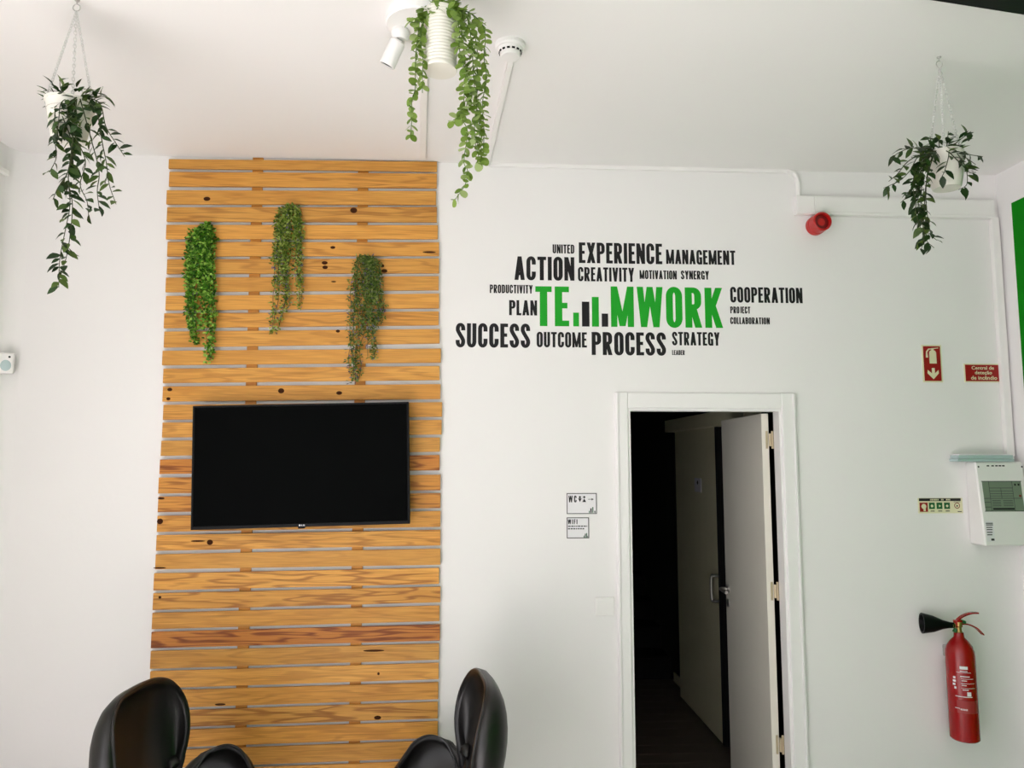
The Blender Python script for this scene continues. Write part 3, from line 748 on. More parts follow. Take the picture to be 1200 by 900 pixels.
def plant(name, label, hook_px, base_y, pot_prof, pot_rim_px, strands, leaf, leaf_size, step, stem_m, rng, hook_on=True, chain_top=None, ribbed=False, spread=.8, leaf_limit=300, tuft=40, tuft_r=.06, pairs=False):
    rim = at(pot_rim_px[0], pot_rim_px[1], base_y)
    root = thing(name, (rim.x, base_y, ZC), label, 'plant', 'potted plants hanging from the ceiling')
    rl = rim - root.location                     # rim centre relative to root
    rl.y = 0
    pot = ob('pot', to_mesh(lathe_bm(pot_prof, 40), 'pot', True), M['pot'], root, rl)
    rmax = max(r for r, z in pot_prof[:6]); rtop = pot_prof[-3][0] if False else rmax
    ob('moss', to_mesh(lathe_bm([(0, -.008), (rtop * .5, -.01), (rtop * .9, -.022), (rtop * .9, -.03), (0, -.03)], 20), 'moss', True), M['soil'], root, rl)
    top = Vector((0, 0, -.036))
    ob('hook', to_mesh(hook_bm(0), 'hook', True), M['steel'], root)
    for k in range(3):
        a_ = R(90 + 120 * k + 25)
        e_ = rl + Vector((rtop * .96 * math.cos(a_), rtop * .96 * math.sin(a_), -.004))
        ob('chain', to_mesh(chain_bm(top, e_), 'chain', True), M['chain'], root)
    jobs = []
    def emit(p, d, up, sz): jobs.append((p, d, up, sz))
    for (pxs, d0, d1) in strands:
        pts = smooth_path([p - root.location for p in strand_world(pxs, base_y, .006, rng, d0, d1)], 6)
        r_ = [.0019 * (1 - .5 * i / len(pts)) for i in range(len(pts))]
        ob('stem', to_mesh(tube_bm(pts, r_, 5), 'stem', True), stem_m, root)
        acc = 0; side = 1; nxt = step * .4
        for a, b in zip(pts, pts[1:]):
            seg = (b - a).length
            while acc + seg >= nxt:
                p = a + (b - a) * ((nxt - acc) / seg)
                tdir = (b - a).normalized()
                ax = rng.uniform(0, 2 * math.pi) if not pairs else rng.uniform(0, math.pi)
                u = tdir.cross(Vector((.3, 1, .2))).normalized(); v = tdir.cross(u)
                for s_ in ((1, -1) if pairs else (1,)):
                    o_ = (u * math.cos(ax) + v * math.sin(ax)) * s_
                    d = o_ * spread + tdir * rng.uniform(.3, .9) + Vector((0, 0, -.15))
                    up = Vector((rng.uniform(-.5, .5), -.75 + rng.uniform(-.5, .5), .65))
                    emit(p, d, up, leaf_size * rng.uniform(.7, 1.2))
                side = -side; nxt += step * rng.uniform(.7, 1.3)
            acc += seg
    for k in range(tuft):
        an = rng.uniform(0, 2 * math.pi); rr2 = rtop * math.sqrt(rng.random()) * 1.0
        p = rl + Vector((rr2 * math.cos(an), rr2 * math.sin(an), rng.uniform(-.012, tuft_r * .35)))
        d = Vector((math.cos(an), math.sin(an), rng.uniform(-.2, 1.0)))
        emit(p, d, Vector((rng.uniform(-.5, .5), -.4, .8)), leaf_size * rng.uniform(.7, 1.15))
    # the leaves that show largest are single parts, the surplus is one part
    jobs.sort(key=lambda j: j[0].y - j[3])
    for j in jobs[:leaf_limit]: put_leaf(root, leaf, *j)
    if len(jobs) > leaf_limit:
        bm = bmesh.new()
        for p, d, up, sz in jobs[leaf_limit:]:
            me = leaf.copy(); me.transform(leaf_matrix(p, d, up, sz)); bm.from_mesh(me); bpy.data.meshes.remove(me)
        me = bpy.data.meshes.new('foliage'); bm.to_mesh(me); bm.free()
        f_ = ob('foliage', me, leaf.materials[0], root); f_['kind'] = 'stuff'
    return root

# left plant
hk = atz(91, 0, ZC); by = hk.y; k_ = (by - CAM.y) / F            # metres per pixel there
c1 = lambda pts: [(x / 2.5, y / 2.5) for x, y in pts]
strs = [(c1([(215, 285), (180, 300), (172, 350), (165, 415)]), -.05, -.08), (c1([(225, 285), (200, 305), (205, 350), (240, 375)]), -.05, -.09), (c1([(220, 285), (215, 320), (190, 370), (180, 420)]), -.05, -.08),
        (c1([(230, 285), (290, 300), (310, 370), (340, 420), (365, 458)]), -.02, -.05), (c1([(230, 285), (280, 320), (300, 420), (312, 480), (320, 540), (340, 598)]), -.03, -.06),
        (c1([(220, 290), (180, 320), (205, 400), (210, 450), (200, 520), (205, 600), (190, 680), (175, 760), (172, 842)]), -.05, -.06), (c1([(225, 290), (200, 330), (215, 430), (200, 520), (212, 600), (205, 690), (195, 750), (180, 800)]), -.06, -.06),
        (c1([(225, 290), (215, 380), (250, 470), (235, 540), (255, 590), (260, 640)]), -.06, -.07), (c1([(205, 290), (165, 310), (160, 400), (165, 460), (145, 505)]), -.05, -.06),
        (c1([(215, 400), (200, 500), (170, 550), (155, 585)]), -.07, -.06), (c1([(235, 290), (265, 400), (290, 500), (285, 560), (292, 618)]), -.05, -.05),
        (c1([(230, 285), (275, 285), (300, 280), (315, 290)]), -.0, -.04), (c1([(210, 285), (180, 265), (175, 235)]), 0, -.02), (c1([(210, 285), (165, 275), (148, 255)]), -.02, -.04), (c1([(200, 290), (150, 280), (142, 290)]), -.02, -.04)]
pw_ = 27 * k_
prof = [(0, -.118), (pw_ * .66, -.118), (pw_ * .68, -.114), (pw_ * .96, -.006), (pw_ * 1.02, -.004), (pw_ * 1.02, 0), (pw_ * .95, 0), (pw_ * .92, -.03), (0, -.03)]
plant('hanging_plant', 'dark leafy trailing plant in a white pot hanging at the left', (91, 0), by, prof, (83, 121), strs, LEAF, .036, .0140, M['stem'], random.Random(7), tuft=60, tuft_r=.1, spread=1.25)
# right plant
hk = atz(1099, 67, ZC); by = hk.y; k_ = (by - CAM.y) / F
c3 = lambda pts: [(980 + x / 3.333, 40 + y / 3.333) for x, y in pts]
strs = [(c3([(390, 450), (300, 445), (250, 460), (215, 485)]), -.02, -.04), (c3([(380, 455), (320, 480), (290, 530), (250, 570), (185, 602)]), -.04, -.05), (c3([(380, 455), (330, 540), (290, 620), (252, 658)]), -.05, -.05),
        (c3([(385, 455), (350, 480), (335, 560), (330, 640), (335, 720), (350, 800), (382, 835)]), -.05, -.05), (c3([(380, 455), (340, 500), (320, 600), (325, 700), (345, 780), (330, 848)]), -.06, -.05),
        (c3([(390, 455), (360, 520), (350, 620), (355, 700), (370, 780), (392, 805)]), -.06, -.06), (c3([(380, 455), (330, 520), (312, 610), (310, 690), (330, 760)]), -.06, -.05), (c3([(385, 455), (355, 560), (345, 660), (350, 740), (365, 800)]), -.06, -.06), (c3([(370, 455), (315, 520), (300, 600), (320, 690)]), -.05, -.06),
        (c3([(430, 450), (460, 430), (500, 400), (525, 380)]), -.02, -.03), (c3([(435, 450), (480, 450), (520, 470), (572, 478)]), -.04, -.05), (c3([(440, 450), (470, 465), (505, 520), (510, 585), (478, 608)]), -.05, -.07),
        (c3([(430, 455), (440, 470), (425, 530), (412, 558)]), -.07, -.08), (c3([(440, 455), (500, 480), (545, 510)]), -.04, -.06), (c3([(430, 450), (435, 410), (438, 380)]), 0, -.01), (c3([(380, 450), (370, 420), (366, 398)]), 0, -.01), (c3([(400, 450), (402, 430), (398, 412)]), 0, -.01), (c3([(380, 450), (290, 445), (245, 452)]), -.02, -.03), (c3([(380, 455), (290, 490), (240, 545), (205, 575)]), -.03, -.04), (c3([(440, 460), (490, 510), (520, 540), (545, 540)]), -.06, -.06)]
pw_ = 21.5 * k_
prof = [(0, -.128), (pw_ * .72, -.128), (pw_ * .78, -.12), (pw_ * .80, -.115), (pw_ * .95, -.06), (pw_ * 1.0, -.012), (pw_ * .98, 0), (pw_ * .93, 0), (pw_ * .92, -.03), (0, -.03)]
plant('hanging_plant', 'dark leafy plant in a rounded white pot near the red alarm', (1099, 67), by, prof, (1107, 179), strs, LEAF, .039, .0175, M['stem'], random.Random(11), tuft=55, tuft_r=.1, spread=1.25)
# centre plant
by = CAM.y + 2.02; k_ = (by - CAM.y) / F
c2 = lambda pts: [(420 + x / 3.6, y / 3.6) for x, y in pts]
strs = [(c2([(320, 40), (265, 60), (255, 120), (245, 200), (240, 290), (240, 370), (225, 430), (225, 500), (220, 582)]), -.03, -.04), (c2([(320, 40), (280, 80), (262, 160), (272, 240), (270, 320), (270, 392)]), -.04, -.04),
        (c2([(370, 35), (420, 50), (430, 100), (440, 180), (450, 260), (450, 340), (445, 420), (440, 500), (460, 560), (445, 680), (460, 720), (450, 780), (408, 842)]), -.03, -.04),
        (c2([(370, 30), (440, 55), (480, 120), (500, 200), (500, 280), (505, 360), (495, 430), (510, 500), (510, 570), (500, 630), (522, 702)]), -.01, -.02),
        (c2([(370, 30), (460, 50), (520, 100), (535, 160), (530, 240), (540, 330), (525, 420), (525, 490), (530, 560), (525, 640), (510, 690)]), .0, -.01),
        (c2([(370, 35), (410, 50), (425, 130), (425, 200), (440, 260), (460, 330), (470, 400), (445, 470), (395, 512)]), -.05, -.05), (c2([(365, 30), (450, 60), (470, 130), (480, 220), (485, 300), (490, 380), (500, 450), (490, 540), (495, 620)]), -.03, -.03),
        (c2([(330, 35), (325, 15), (318, 0)]), -.03, -.04), (c2([(350, 35), (352, 15), (360, -5)]), -.03, -.04), (c2([(330, 40), (340, 25), (335, 10), (345, 0)]), -.04, -.045), (c2([(310, 40), (285, 55), (262, 45)]), -.03, -.04), (c2([(262, 90), (240, 95), (212, 92)]), -.04, -.05)]
pw_ = 21 * k_; Hp = .178
prof = [(0, -Hp), (pw_ * .97, -Hp), (pw_ * 1.0, -Hp + .003)]
for i in range(17):
    z = -Hp + .012 + i * .0095
    prof += [(pw_ * .985, z), (pw_ * .955, z + .0025), (pw_ * .955, z + .0045), (pw_ * .985, z + .007)]
prof += [(pw_ * .97, -.004), (pw_ * .97, 0), (pw_ * .9, 0), (pw_ * .88, -.03), (0, -.03)]
plant('hanging_plant', 'bright round-leaved trailing plant in a ribbed white pot under the ceiling spotlight', None, by, prof, (516.5, 14), strs, RLEAF, .0245, .0155, M['stem_pale'], random.Random(5), tuft=26, tuft_r=.05, pairs=True, spread=1.0)

# vines on the slats
def vine(label, top_px, outlines, n_str, n_leaf, m, fl, rng, leafL=.014, leafW=.008):
    """outline: list of (py, x0, x1) giving the width of the bundle at each height"""
    top = at(top_px[0], top_px[1], YS)
    t_ = thing('hanging_vine', (top.x, YS, top.z), label, 'plant', 'artificial vines hung on the wood slats')
    ob('hook', to_mesh(tube_bm([(0, -.003, .0), (0, -.012, 0), (0, -.02, -.006), (0, -.02, -.02)], .003, 6), 'hook', True), M['stem'], t_)
    def ext(py, outline):
        for (ya, a0, a1), (yb, b0, b1) in zip(outline, outline[1:]):
            if ya <= py <= yb:
                f = (py - ya) / (yb - ya); return a0 + (b0 - a0) * f, a1 + (b1 - a1) * f
        return outline[-1][1:]
    bms = bmesh.new(); leaves = bmesh.new(); flw = bmesh.new()
    y_end = max(o_[-1][0] for o_ in outlines)
    for s in range(n_str):
        outline = outlines[s % len(outlines)]; ye = outline[-1][0]
        u = rng.random(); e = ye if s < n_str * .4 else rng.uniform(outline[0][0] + (ye - outline[0][0]) * .35, ye)
        pts = [Vector((0, -.018, -.012))]
        py = outline[0][0] + 4
        while py <= e:
            x0, x1 = ext(py, outline); uu = min(1, max(0, u + rng.uniform(-.12, .12)))
            p = at(x0 + (x1 - x0) * uu, py, YS - .012 - .028 * rng.random() * math.sin(math.pi * min(1, max(.1, uu)))) - t_.location
            pts.append(p); py += 14
        if len(pts) < 3: continue
        sp = smooth_path(pts, 3)
        tube_bm(sp, .0011, 4, bms)
        for _ in range(n_leaf // n_str):
            i = rng.randrange(1, len(sp)); base = sp[i]
            an = rng.uniform(0, 2 * math.pi)
            d = Vector((math.cos(an), -.5 + rng.uniform(-.5, .4), math.sin(an) * .7 - .35)).normalized()
            nrm = Vector((rng.uniform(-.7, .7), -1, rng.uniform(-.2, .9))).normalized()
            y_ = nrm.cross(d).normalized(); L_ = leafL * rng.uniform(.6, 1.25); W_ = leafW * rng.uniform(.7, 1.2)
            tgt = leaves
            zf = (base.z) / (at(top_px[0], y_end, YS).z - top.z)
            if fl and rng.random() < fl * (0.25 + zf): tgt = flw
            b0 = base + d * .006 * rng.random() + Vector((rng.gauss(0, .004), rng.uniform(-.012, .004), rng.gauss(0, .004)))
            q = [b0, b0 + d * L_ * .45 + y_ * W_ / 2 + nrm * .001, b0 + d * L_, b0 + d * L_ * .45 - y_ * W_ / 2 + nrm * .001]
            for p_ in q:
                if p_.y > -.006: p_.y = -.006
            vs_ = [tgt.verts.new(p_) for p_ in q]
            tgt.faces.new((vs_[0], vs_[1], vs_[2])); tgt.faces.new((vs_[0], vs_[2], vs_[3]))
    ob('stems', to_mesh(bms, 'stems'), M['stem'], t_)
    def mk(bm, nm, mm):
        me = bpy.data.meshes.new(nm); bm.to_mesh(me); bm.free(); o = ob(nm, me, mm, t_); o['kind'] = 'stuff'
    mk(leaves, 'foliage', m)
    if fl: mk(flw, 'flowers', M['flower'])
    else: flw.free()
vine('bright green artificial vine, leftmost of three on the slats', (246, 261),
     [[(264, 243, 248), (272, 238, 249), (285, 236, 252), (310, 236, 252), (340, 237, 252), (370, 240, 254), (390, 240, 252), (402, 243, 248), (412, 241, 250), (422, 241, 250)],
      [(270, 226, 244), (285, 222, 240), (310, 219, 240), (340, 218, 238), (370, 220, 240), (385, 224, 238), (395, 228, 236), (402, 230, 236)],
      [(268, 232, 247), (285, 226, 248), (310, 224, 248), (340, 222, 248), (366, 224, 248), (384, 226, 244)]], 24, 2900, M['vine1'], 0, random.Random(1), .018, .0125)
vine('olive green artificial vine hanging between the two others', (343, 240),
     [[(243, 336, 350), (250, 332, 352), (270, 332, 353), (300, 334, 353), (330, 336, 353), (348, 336, 354), (362, 338, 351)],
      [(244, 334, 346), (252, 324, 342), (270, 322, 342), (300, 321, 340), (330, 320, 338), (350, 320, 336), (366, 319, 332), (380, 318, 327), (394, 320, 325)],
      [(243, 334, 348), (252, 326, 350), (280, 324, 351), (310, 324, 350), (335, 324, 348)]], 24, 3300, M['vine2'], .14, random.Random(2), .016, .0085)
vine('dull green artificial vine with lilac flowers above the television', (428, 300),
     [[(302, 418, 436), (315, 413, 436), (340, 411, 432), (362, 410, 430), (385, 410, 428), (400, 409, 427), (415, 408, 424), (430, 410, 424), (445, 410, 422), (456, 411, 419)],
      [(302, 424, 444), (315, 426, 447), (340, 428, 448), (362, 429, 453), (372, 429, 452), (380, 428, 444), (400, 428, 441), (415, 430, 444), (430, 430, 440)],
      [(302, 416, 442), (318, 413, 446), (345, 411, 448), (368, 412, 448), (380, 412, 442)]], 24, 3000, M['vine3'], .16, random.Random(3), .018, .0068)

# ------------------------------------------------------------------ ceiling things
# spotlight
sc_ = atz(491, 22, ZC)
t = thing('ceiling_spotlight', (sc_.x, sc_.y, ZC), 'white ceiling spotlight with round canopy and tilted barrel', 'lamp')
ob('canopy', to_mesh(lathe_bm([(0, 0), (.105, 0), (.105, -.022), (.1, -.027), (0, -.027)], 40), 'canopy'), M['white_plastic'], t)
jd = 2.28; j0 = atz(469, 42, ZC - .045) - t.location
ob('joint', to_mesh(lathe_bm([(0, 0), (.024, 0), (.029, -.012), (.029, -.022), (.02, -.038), (0, -.038)], 24), 'joint', True), M['white_plastic'], t, (j0.x, j0.y, -.022))
b0 = at(466, 50, sc_.y + j0.y) - t.location; b1 = at(453.5, 77, sc_.y + j0.y + .018) - t.location
ax = (b1 - b0); L_ = ax.length
bm = lathe_bm([(0, -.006), (.02, -.006), (.0255, .0), (.0255, L_), (.0225, L_), (.0225, L_ - .012), (0, L_ - .012)], 28)
bar_o = ob('barrel', to_mesh(xf(bm, Matrix.Translation(b0) @ align_z(ax)), 'barrel', True), M['white_plastic'], t)
bm = lathe_bm([(0, L_ - .006), (.0223, L_ - .006), (.0223, L_ - .0045), (0, L_ - .0045)], 28)
ob('lens', to_mesh(xf(bm, Matrix.Translation(b0) @ align_z(ax)), 'lens'), M['black_plastic'], bar_o)
# smoke detector
sdp = atz(598, 52, ZC)
t = thing('smoke_detector', (sdp.x, sdp.y, ZC), 'round white smoke detector on the ceiling beside the ribbed pot', 'smoke detector')
ob('base', to_mesh(lathe_bm([(0, 0), (.051, 0), (.051, -.012), (.047, -.018), (0, -.018)], 36), 'base'), M['white_plastic'], t)
ob('chamber', to_mesh(lathe_bm([(0, -.016), (.043, -.016), (.041, -.026), (.035, -.032), (.035, -.040), (.031, -.046), (.0, -.048)], 36), 'chamber', True), M['white_plastic'], t)
for k in range(14):
    a = 2 * math.pi * k / 14
    ob('vent_slot', box('vent_slot', (-.005, -.0015, -.004), (.005, .0015, .004), .0005), M['black_plastic'], t, (.0375 * math.cos(a), .0375 * math.sin(a), -.0295), (0, 0, a + math.pi / 2))
# ceiling and wall trunking
def trunk_piece(bm, a, b, n, wdt, hgt):
    """flat trunking from a to b lying on a surface with outward normal n"""
    a = Vector(a); b = Vector(b); n = Vector(n); d = (b - a).normalized(); s = n.cross(d).normalized() * wdt / 2
    pts = [a - s, a + s, b + s, b - s]
    pts = [p + n * hgt for p in pts] + pts
    return merge(bm, hexa_bm(pts, .0015))
pA = atz(600, 62, ZC); pB = atz(571, 187, ZC); pB.y = -.002
t = ob('cable_trunking', to_mesh(trunk_piece(None, (pA.x, pA.y, ZC), (pB.x, pB.y, ZC), (0, 0, -1), .022, .012), 'cable_trunking'), M['trunk'])
setp(t, 'white cable trunking along the ceiling from the smoke detector', 'trunking')
qA = atz(496, 40, ZC); qB = atz(496, 188, ZC); qB.y = -.06
bm = trunk_piece(None, (qA.x + .005, qA.y, ZC), (qB.x, qB.y, ZC), (0, 0, -1), .028, .014)
t = ob('cable_trunking', to_mesh(bm, 'cable_trunking'), M['trunk'])
setp(t, 'white cable trunking on the ceiling from the spotlight to the slats', 'trunking')
a = at(574, 193); b = at(922, 201); c = at(934, 212); d = at(935, 230)
bm = trunk_piece(None, (a.x, 0, a.z), (b.x, 0, b.z), (0, -1, 0), .024, .014)
pth = smooth_path([(b.x - .006, -.007, b.z), (b.x + .03, -.007, b.z - .012), (c.x, -.007, c.z - .01), (d.x, -.007, d.z - .002)], 6)
tube_bm(pth, .011, 10, bm)
t = ob('cable_trunking', to_mesh(bm, 'cable_trunking'), M['trunk'])
setp(t, 'thin white cable trunking under the ceiling bending down at its right end', 'trunking')
a = at(930, 242); b = at(1161, 247.5)
hgt_ = .092
t = thing('cable_trunking', (a.x, 0, a.z), 'wide flat white cable trunking above the red alarm sounder', 'trunking')
W = b.x - a.x; dz = b.z - a.z
def tr_(x0, x1, z0, z1, y0, y1):
    f = [(x0, y0, z0 + dz * x0 / W), (x1, y0, z0 + dz * x1 / W), (x1, y0, z1 + dz * x1 / W), (x0, y0, z1 + dz * x0 / W)]
    k = [(p[0], y1, p[2]) for p in f]
    return to_mesh(hexa_bm([Vector(p) for p in f + k], .0015), 'trunk')
ob('body', tr_(0, W, -hgt_ / 2, hgt_ / 2, -.03, 0), M['trunk'], t)
ob('lid', tr_(.09, W - .02, -hgt_ / 2 + .012, hgt_ / 2 - .006, -.0335, -.029), M['trunk'], t)
ob('end_cap', tr_(0, .088, -hgt_ / 2 + .004, hgt_ / 2 - .003, -.0345, -.029), M['trunk'], t)
# corner trunking going down to the panel
a = at(1167.5, 256); b = at(1187, 535)
bm = bmesh.new()
bm.free()
cx_ = XR - .03
t = ob('cable_trunking', box('cable_trunking', (cx_ - .022, -.024, b.z), (cx_ + .018, 0, a.z), .004, 2), M['trunk'])
setp(t, 'vertical white cable trunking in the right corner above the control panel', 'trunking')
# little duct on left wall
a = atx(0, 195, XL); b = atx(13, 207.5, XL)
t = ob('cable_trunking', box('cable_trunking', (XL, -1.7, b.z - .012), (XL + .02, -.075, b.z + .012), .003), M['trunk'])
setp(t, 'white cable trunking high on the left wall at the corner', 'trunking')
# black fixture at the upper right
e0 = atz(1070, -2, ZC - .06); e1 = atz(1200, 18.5, ZC - .06)
d = (e1 - e0).normalized(); n_ = Vector((d.y, -d.x, 0))
p0 = e0 - d * .0; p1 = e0 + d * .95
pts = [p0, p1, p1 + n_ * .5, p0 + n_ * .5]
bm = hexa_bm([Vector((p.x, p.y, ZC - .06)) for p in pts] + [Vector((p.x, p.y, ZC)) for p in pts], .004)
t = ob('ceiling_fixture', to_mesh(bm, 'ceiling_fixture'), M['black_plastic'])
setp(t, 'black flat ceiling fixture cut off by the upper right corner', 'ceiling fixture')
# alarm sounder
c0 = at(954.5, 265.5)
t = thing('alarm_sounder', (c0.x, 0, c0.z), 'round red fire alarm sounder on the wall under the trunking', 'alarm')
rt = Matrix.Rotation(R(90), 4, 'X')
ob('base', to_mesh(xf(lathe_bm([(0, 0), (.044, 0), (.046, .004), (.046, .03), (.043, .033), (0, .033)], 36), rt), 'base', False), M['red_plastic'], t)
ob('body', to_mesh(xf(lathe_bm([(0, .03), (.041, .03), (.045, .038), (.045, .082), (.041, .086), (.037, .086), (.036, .066), (.02, .064), (.018, .07), (0, .072)], 36), rt), 'body', False), M['red_plastic'], t)
ob('sound_grille', to_mesh(xf(lathe_bm([(.0, .0655), (.037, .0665), (.037, .0675), (.024, .069), (.0, .069)], 36), rt), 'sound_grille'), M['dark_red'], t)
# motion detector in the left corner
m0 = at(8.5, 426, -.04)
t = thing('motion_detector', (max(m0.x, XL + .045), -.05, m0.z), 'small white motion detector in the left corner of the room', 'sensor', rz=R(25))
ob('housing', box('housing', (-.03, -.022, -.045), (.03, .022, .045), .008, 2), M['white_plastic'], t)
ob('lens', to_mesh(xf(lathe_bm([(0, .003), (.015, .002), (.022, 0)], 16), Matrix.Translation((0, -.0215, -.012)) @ rt @ Matrix.Scale(1.2, 4, (0, 1, 0))), 'lens', True), M['blue_film'], t)
ob('indicator', to_mesh(xf(lathe_bm([(0, .002), (.004, .002), (.005, 0)], 12), Matrix.Translation((.012, -.0215, .026)) @ rt), 'indicator'), M['black_plastic'], t)
ob('bracket', box('bracket', (-.012, .02, -.02), (.012, .052, .02), .003), M['white_plastic'], t)

# ------------------------------------------------------------------ fire panel
fa = at(1131.5, 637); fb = at(1136, 541)
PX0 = (fa.x + fb.x) / 2; PZ0 = fa.z; PZ1 = fb.z; PX1 = XR - .012
D0, D1 = .105, .068                              # depth at the bottom and at the top
t = thing('fire_alarm_panel', (PX0, 0, PZ0), 'white fire alarm control panel with a grey display in the right corner', 'control panel')
W, H = PX1 - PX0, PZ1 - PZ0
bm = hexa_bm([Vector(p) for p in ((0, -D0, 0), (W, -D0, 0), (W, -D1, H), (0, -D1, H), (0, 0, 0), (W, 0, 0), (W, 0, H), (0, 0, H))], .006)
ob('housing', to_mesh(bm, 'housing'), M['white_plastic'], t)
sl = math.atan2(D0 - D1, H)
fr = thing('front', (0, 0, 0), None, None); fr.parent = t; fr.location = (0, -D0, 0); fr.rotation_euler = (-sl, 0, 0)
# front elements measured on the front plane
def fp(px, py):
    # intersect with the sloping front plane
    d_ = ray(px, py); o_ = Vector((PX0, -D0, PZ0)); n_ = Vector((0, -H, -(D0 - D1) * -1)).normalized()
    n_ = Vector((0, -math.cos(sl), math.sin(sl)))
    q = CAM + d_ * ((o_ - CAM).dot(n_) / d_.dot(n_)) - o_
    return q.x, q.z / math.cos(sl)
HS = H / math.cos(sl)
bpy.data.objects.remove(fr)
fm = Matrix.Translation((0, -D0, 0)) @ Matrix.Rotation(-sl, 4, 'X')
def fpart(name, x0, z0, x1, z1, y, m, bev=0.0, parent=None):
    me = box(name, (x0, -y, z0), (x1, .001, z1), bev); me.transform(fm); return ob(name, me, m, parent or t)
x0, z1 = fp(1150.5, 564.5); x1, z0 = fp(1200.5, 598.5)
x1 = min(x1, W - .012)
dsp = fpart('display', x0, z0, x1, z1, .0015, M['lcd'])
fpart('display_frame', x0 - .003, z1, x1 + .003, z1 + .003, .0022, M['dark_grey'])
fpart('display_frame', x0 - .003, z0 - .003, x1 + .003, z0, .0022, M['dark_grey'])
dw, dh = x1 - x0, z1 - z0
for (u0, v0, u1, v1) in ((.16, .42, .17, 1), (.76, .0, .77, 1), (.16, .77, .76, .79), (.16, .67, .76, .685), (.16, .58, .76, .595), (.16, .50, .76, .515), (.0, .415, .98, .435), (.455, .43, .465, .79), (.16, .0, .17, .42), (.0, .28, .15, .30), (.0, .12, .15, .14)):
    fpart('display_line', x0 + dw * u0, z0 + dh * v0, x0 + dw * u1, z0 + dh * v1, .002, M['dark_grey'], parent=dsp)
fpart('display_bar', x0 + dw * .2, z0 + dh * .03, x0 + dw * .75, z0 + dh * .10, .002, M['print_black'], parent=dsp)
for v_ in (.16, .22, .28, .34):
    fpart('display_line', x0 + dw * .2, z0 + dh * v_, x0 + dw * .42, z0 + dh * (v_ + .02), .0018, M['dark_grey'], parent=dsp)
    fpart('display_line', x0 + dw * .48, z0 + dh * v_, x0 + dw * .73, z0 + dh * (v_ + .02), .0018, M['dark_grey'], parent=dsp)
fpart('key_switch', x0 + dw * .91, z0 + dh * .47, x0 + dw * .96, z0 + dh * .54, .003, M['dark_red'], parent=dsp)
for u_ in (.82, .91): fpart('indicator', x0 + dw * u_, z0 + dh * .86, x0 + dw * (u_ + .04), z0 + dh * .93, .003, M['print_black'], parent=dsp)
x0, z1 = fp(1154, 610.5); x1, z0 = fp(1166.5, 634.5)
z0 = max(z0, .008)
lbl = fpart('paper_label', x0, z0, x1, z1, .0008, M['sign_white']); dw, dh = x1 - x0, z1 - z0
for v_ in (.86, .78, .66, .55, .42, .3): fpart('label_line', x0 + dw * .08, z0 + dh * v_, x0 + dw * random.uniform(.7, .95), z0 + dh * (v_ + .05), .0012, M['dark_grey'], parent=lbl)
fpart('label_line', x0 + dw * .5, z0 + dh * .04, x0 + dw * .9, z0 + dh * .14, .0012, M['print_black'], parent=lbl)
for px in (1146.7, 1197.5):
    sx_, sz_ = fp(px, 547)
    me = to_mesh(xf(lathe_bm([(0, .0016), (.0035, .0016), (.0045, 0)], 12), fm @ Matrix.Translation((sx_, 0, sz_)) @ rt), 'screw'); ob('screw', me, M['dark_grey'], t)
for k, px in enumerate((1157, 1162.5, 1167, 1171, 1175)):
    sx_, sz_ = fp(px, 540.8)
    me = box('vent_slot', (sx_ - .006, -.0012, HS - .022), (sx_ + .006, .001, HS - .016)); me.transform(fm); ob('vent_slot', me, M['print_black'], t)
# translucent folder lying on top
fx0 = at(1119.5, 535, -.06).x
t2 = thing('plastic_folder', (fx0, -.012, PZ1), 'pale blue plastic folder lying on top of the control panel', 'folder')
bm = box_bm((0, -.062, .0005), (PX0 + W * .82 - fx0, 0, .014), .003)
box_bm((.006, -.060, .0145), (PX0 + W * .8 - fx0, -.002, .03), .002, bm=bm)
ob('cover', to_mesh(bm, 'cover'), M['blue_film'], t2)
ob('paper_sheets', box('paper_sheets', (.012, -.058, .0305), (PX0 + W * .74 - fx0, -.006, .036), .001), M['sign_white'], t2)

# ------------------------------------------------------------------ fire extinguisher
YE = -.095
ct = at(1123.5, 752, YE); cb = at(1131, 866, YE)
t = thing('fire_extinguisher', (cb.x, YE, cb.z), 'red carbon dioxide fire extinguisher with black horn hung on the wall', 'extinguisher')
Hc = ct.z - cb.z; rc = 15.6 * (YE - CAM.y) / F
tilt = math.atan2(ct.x - cb.x, Hc) * .35
t.rotation_euler = (0, tilt, 0)
bm = lathe_bm([(0, .0), (rc * .9, 0), (rc, .006), (rc, Hc * .86), (rc * .97, Hc * .91), (rc * .86, Hc * .96), (rc * .62, Hc * 1.01), (rc * .36, Hc * 1.05), (rc * .33, Hc * 1.10), (0, Hc * 1.10)], 40)
cyl = ob('cylinder', to_mesh(bm, 'cylinder', True), M['ext_red'], t)
zv = Hc * 1.10
bm = lathe_bm([(0, 0), (.014, 0), (.016, .008), (.013, .012), (.013, .03), (.0165, .034), (.0165, .052), (0, .054)], 18)
tube_bm([(0, 0, .036), (-.03, 0, .036)], .011, 12, bm)
ob('valve', to_mesh(bm, 'valve', True), M['brass'], t, (0, 0, zv - .006))
zl = zv + .034
def lever(pts, wd):
    bm = bmesh.new(); rows = []
    P = smooth_path(pts, 5)
    for p in P:
        rows.append([bm.verts.new((p.x, -wd / 2, p.z - .003)), bm.verts.new((p.x, wd / 2, p.z - .003)), bm.verts.new((p.x, wd / 2, p.z + .003)), bm.verts.new((p.x, -wd / 2, p.z + .003))])
    for a, b in zip(rows, rows[1:]):
        for k in range(4): bm.faces.new((a[k], a[(k + 1) % 4], b[(k + 1) % 4], b[k]))
    bm.faces.new(rows[0]); bm.faces.new(rows[-1][::-1])
    return to_mesh(bm, 'lever')
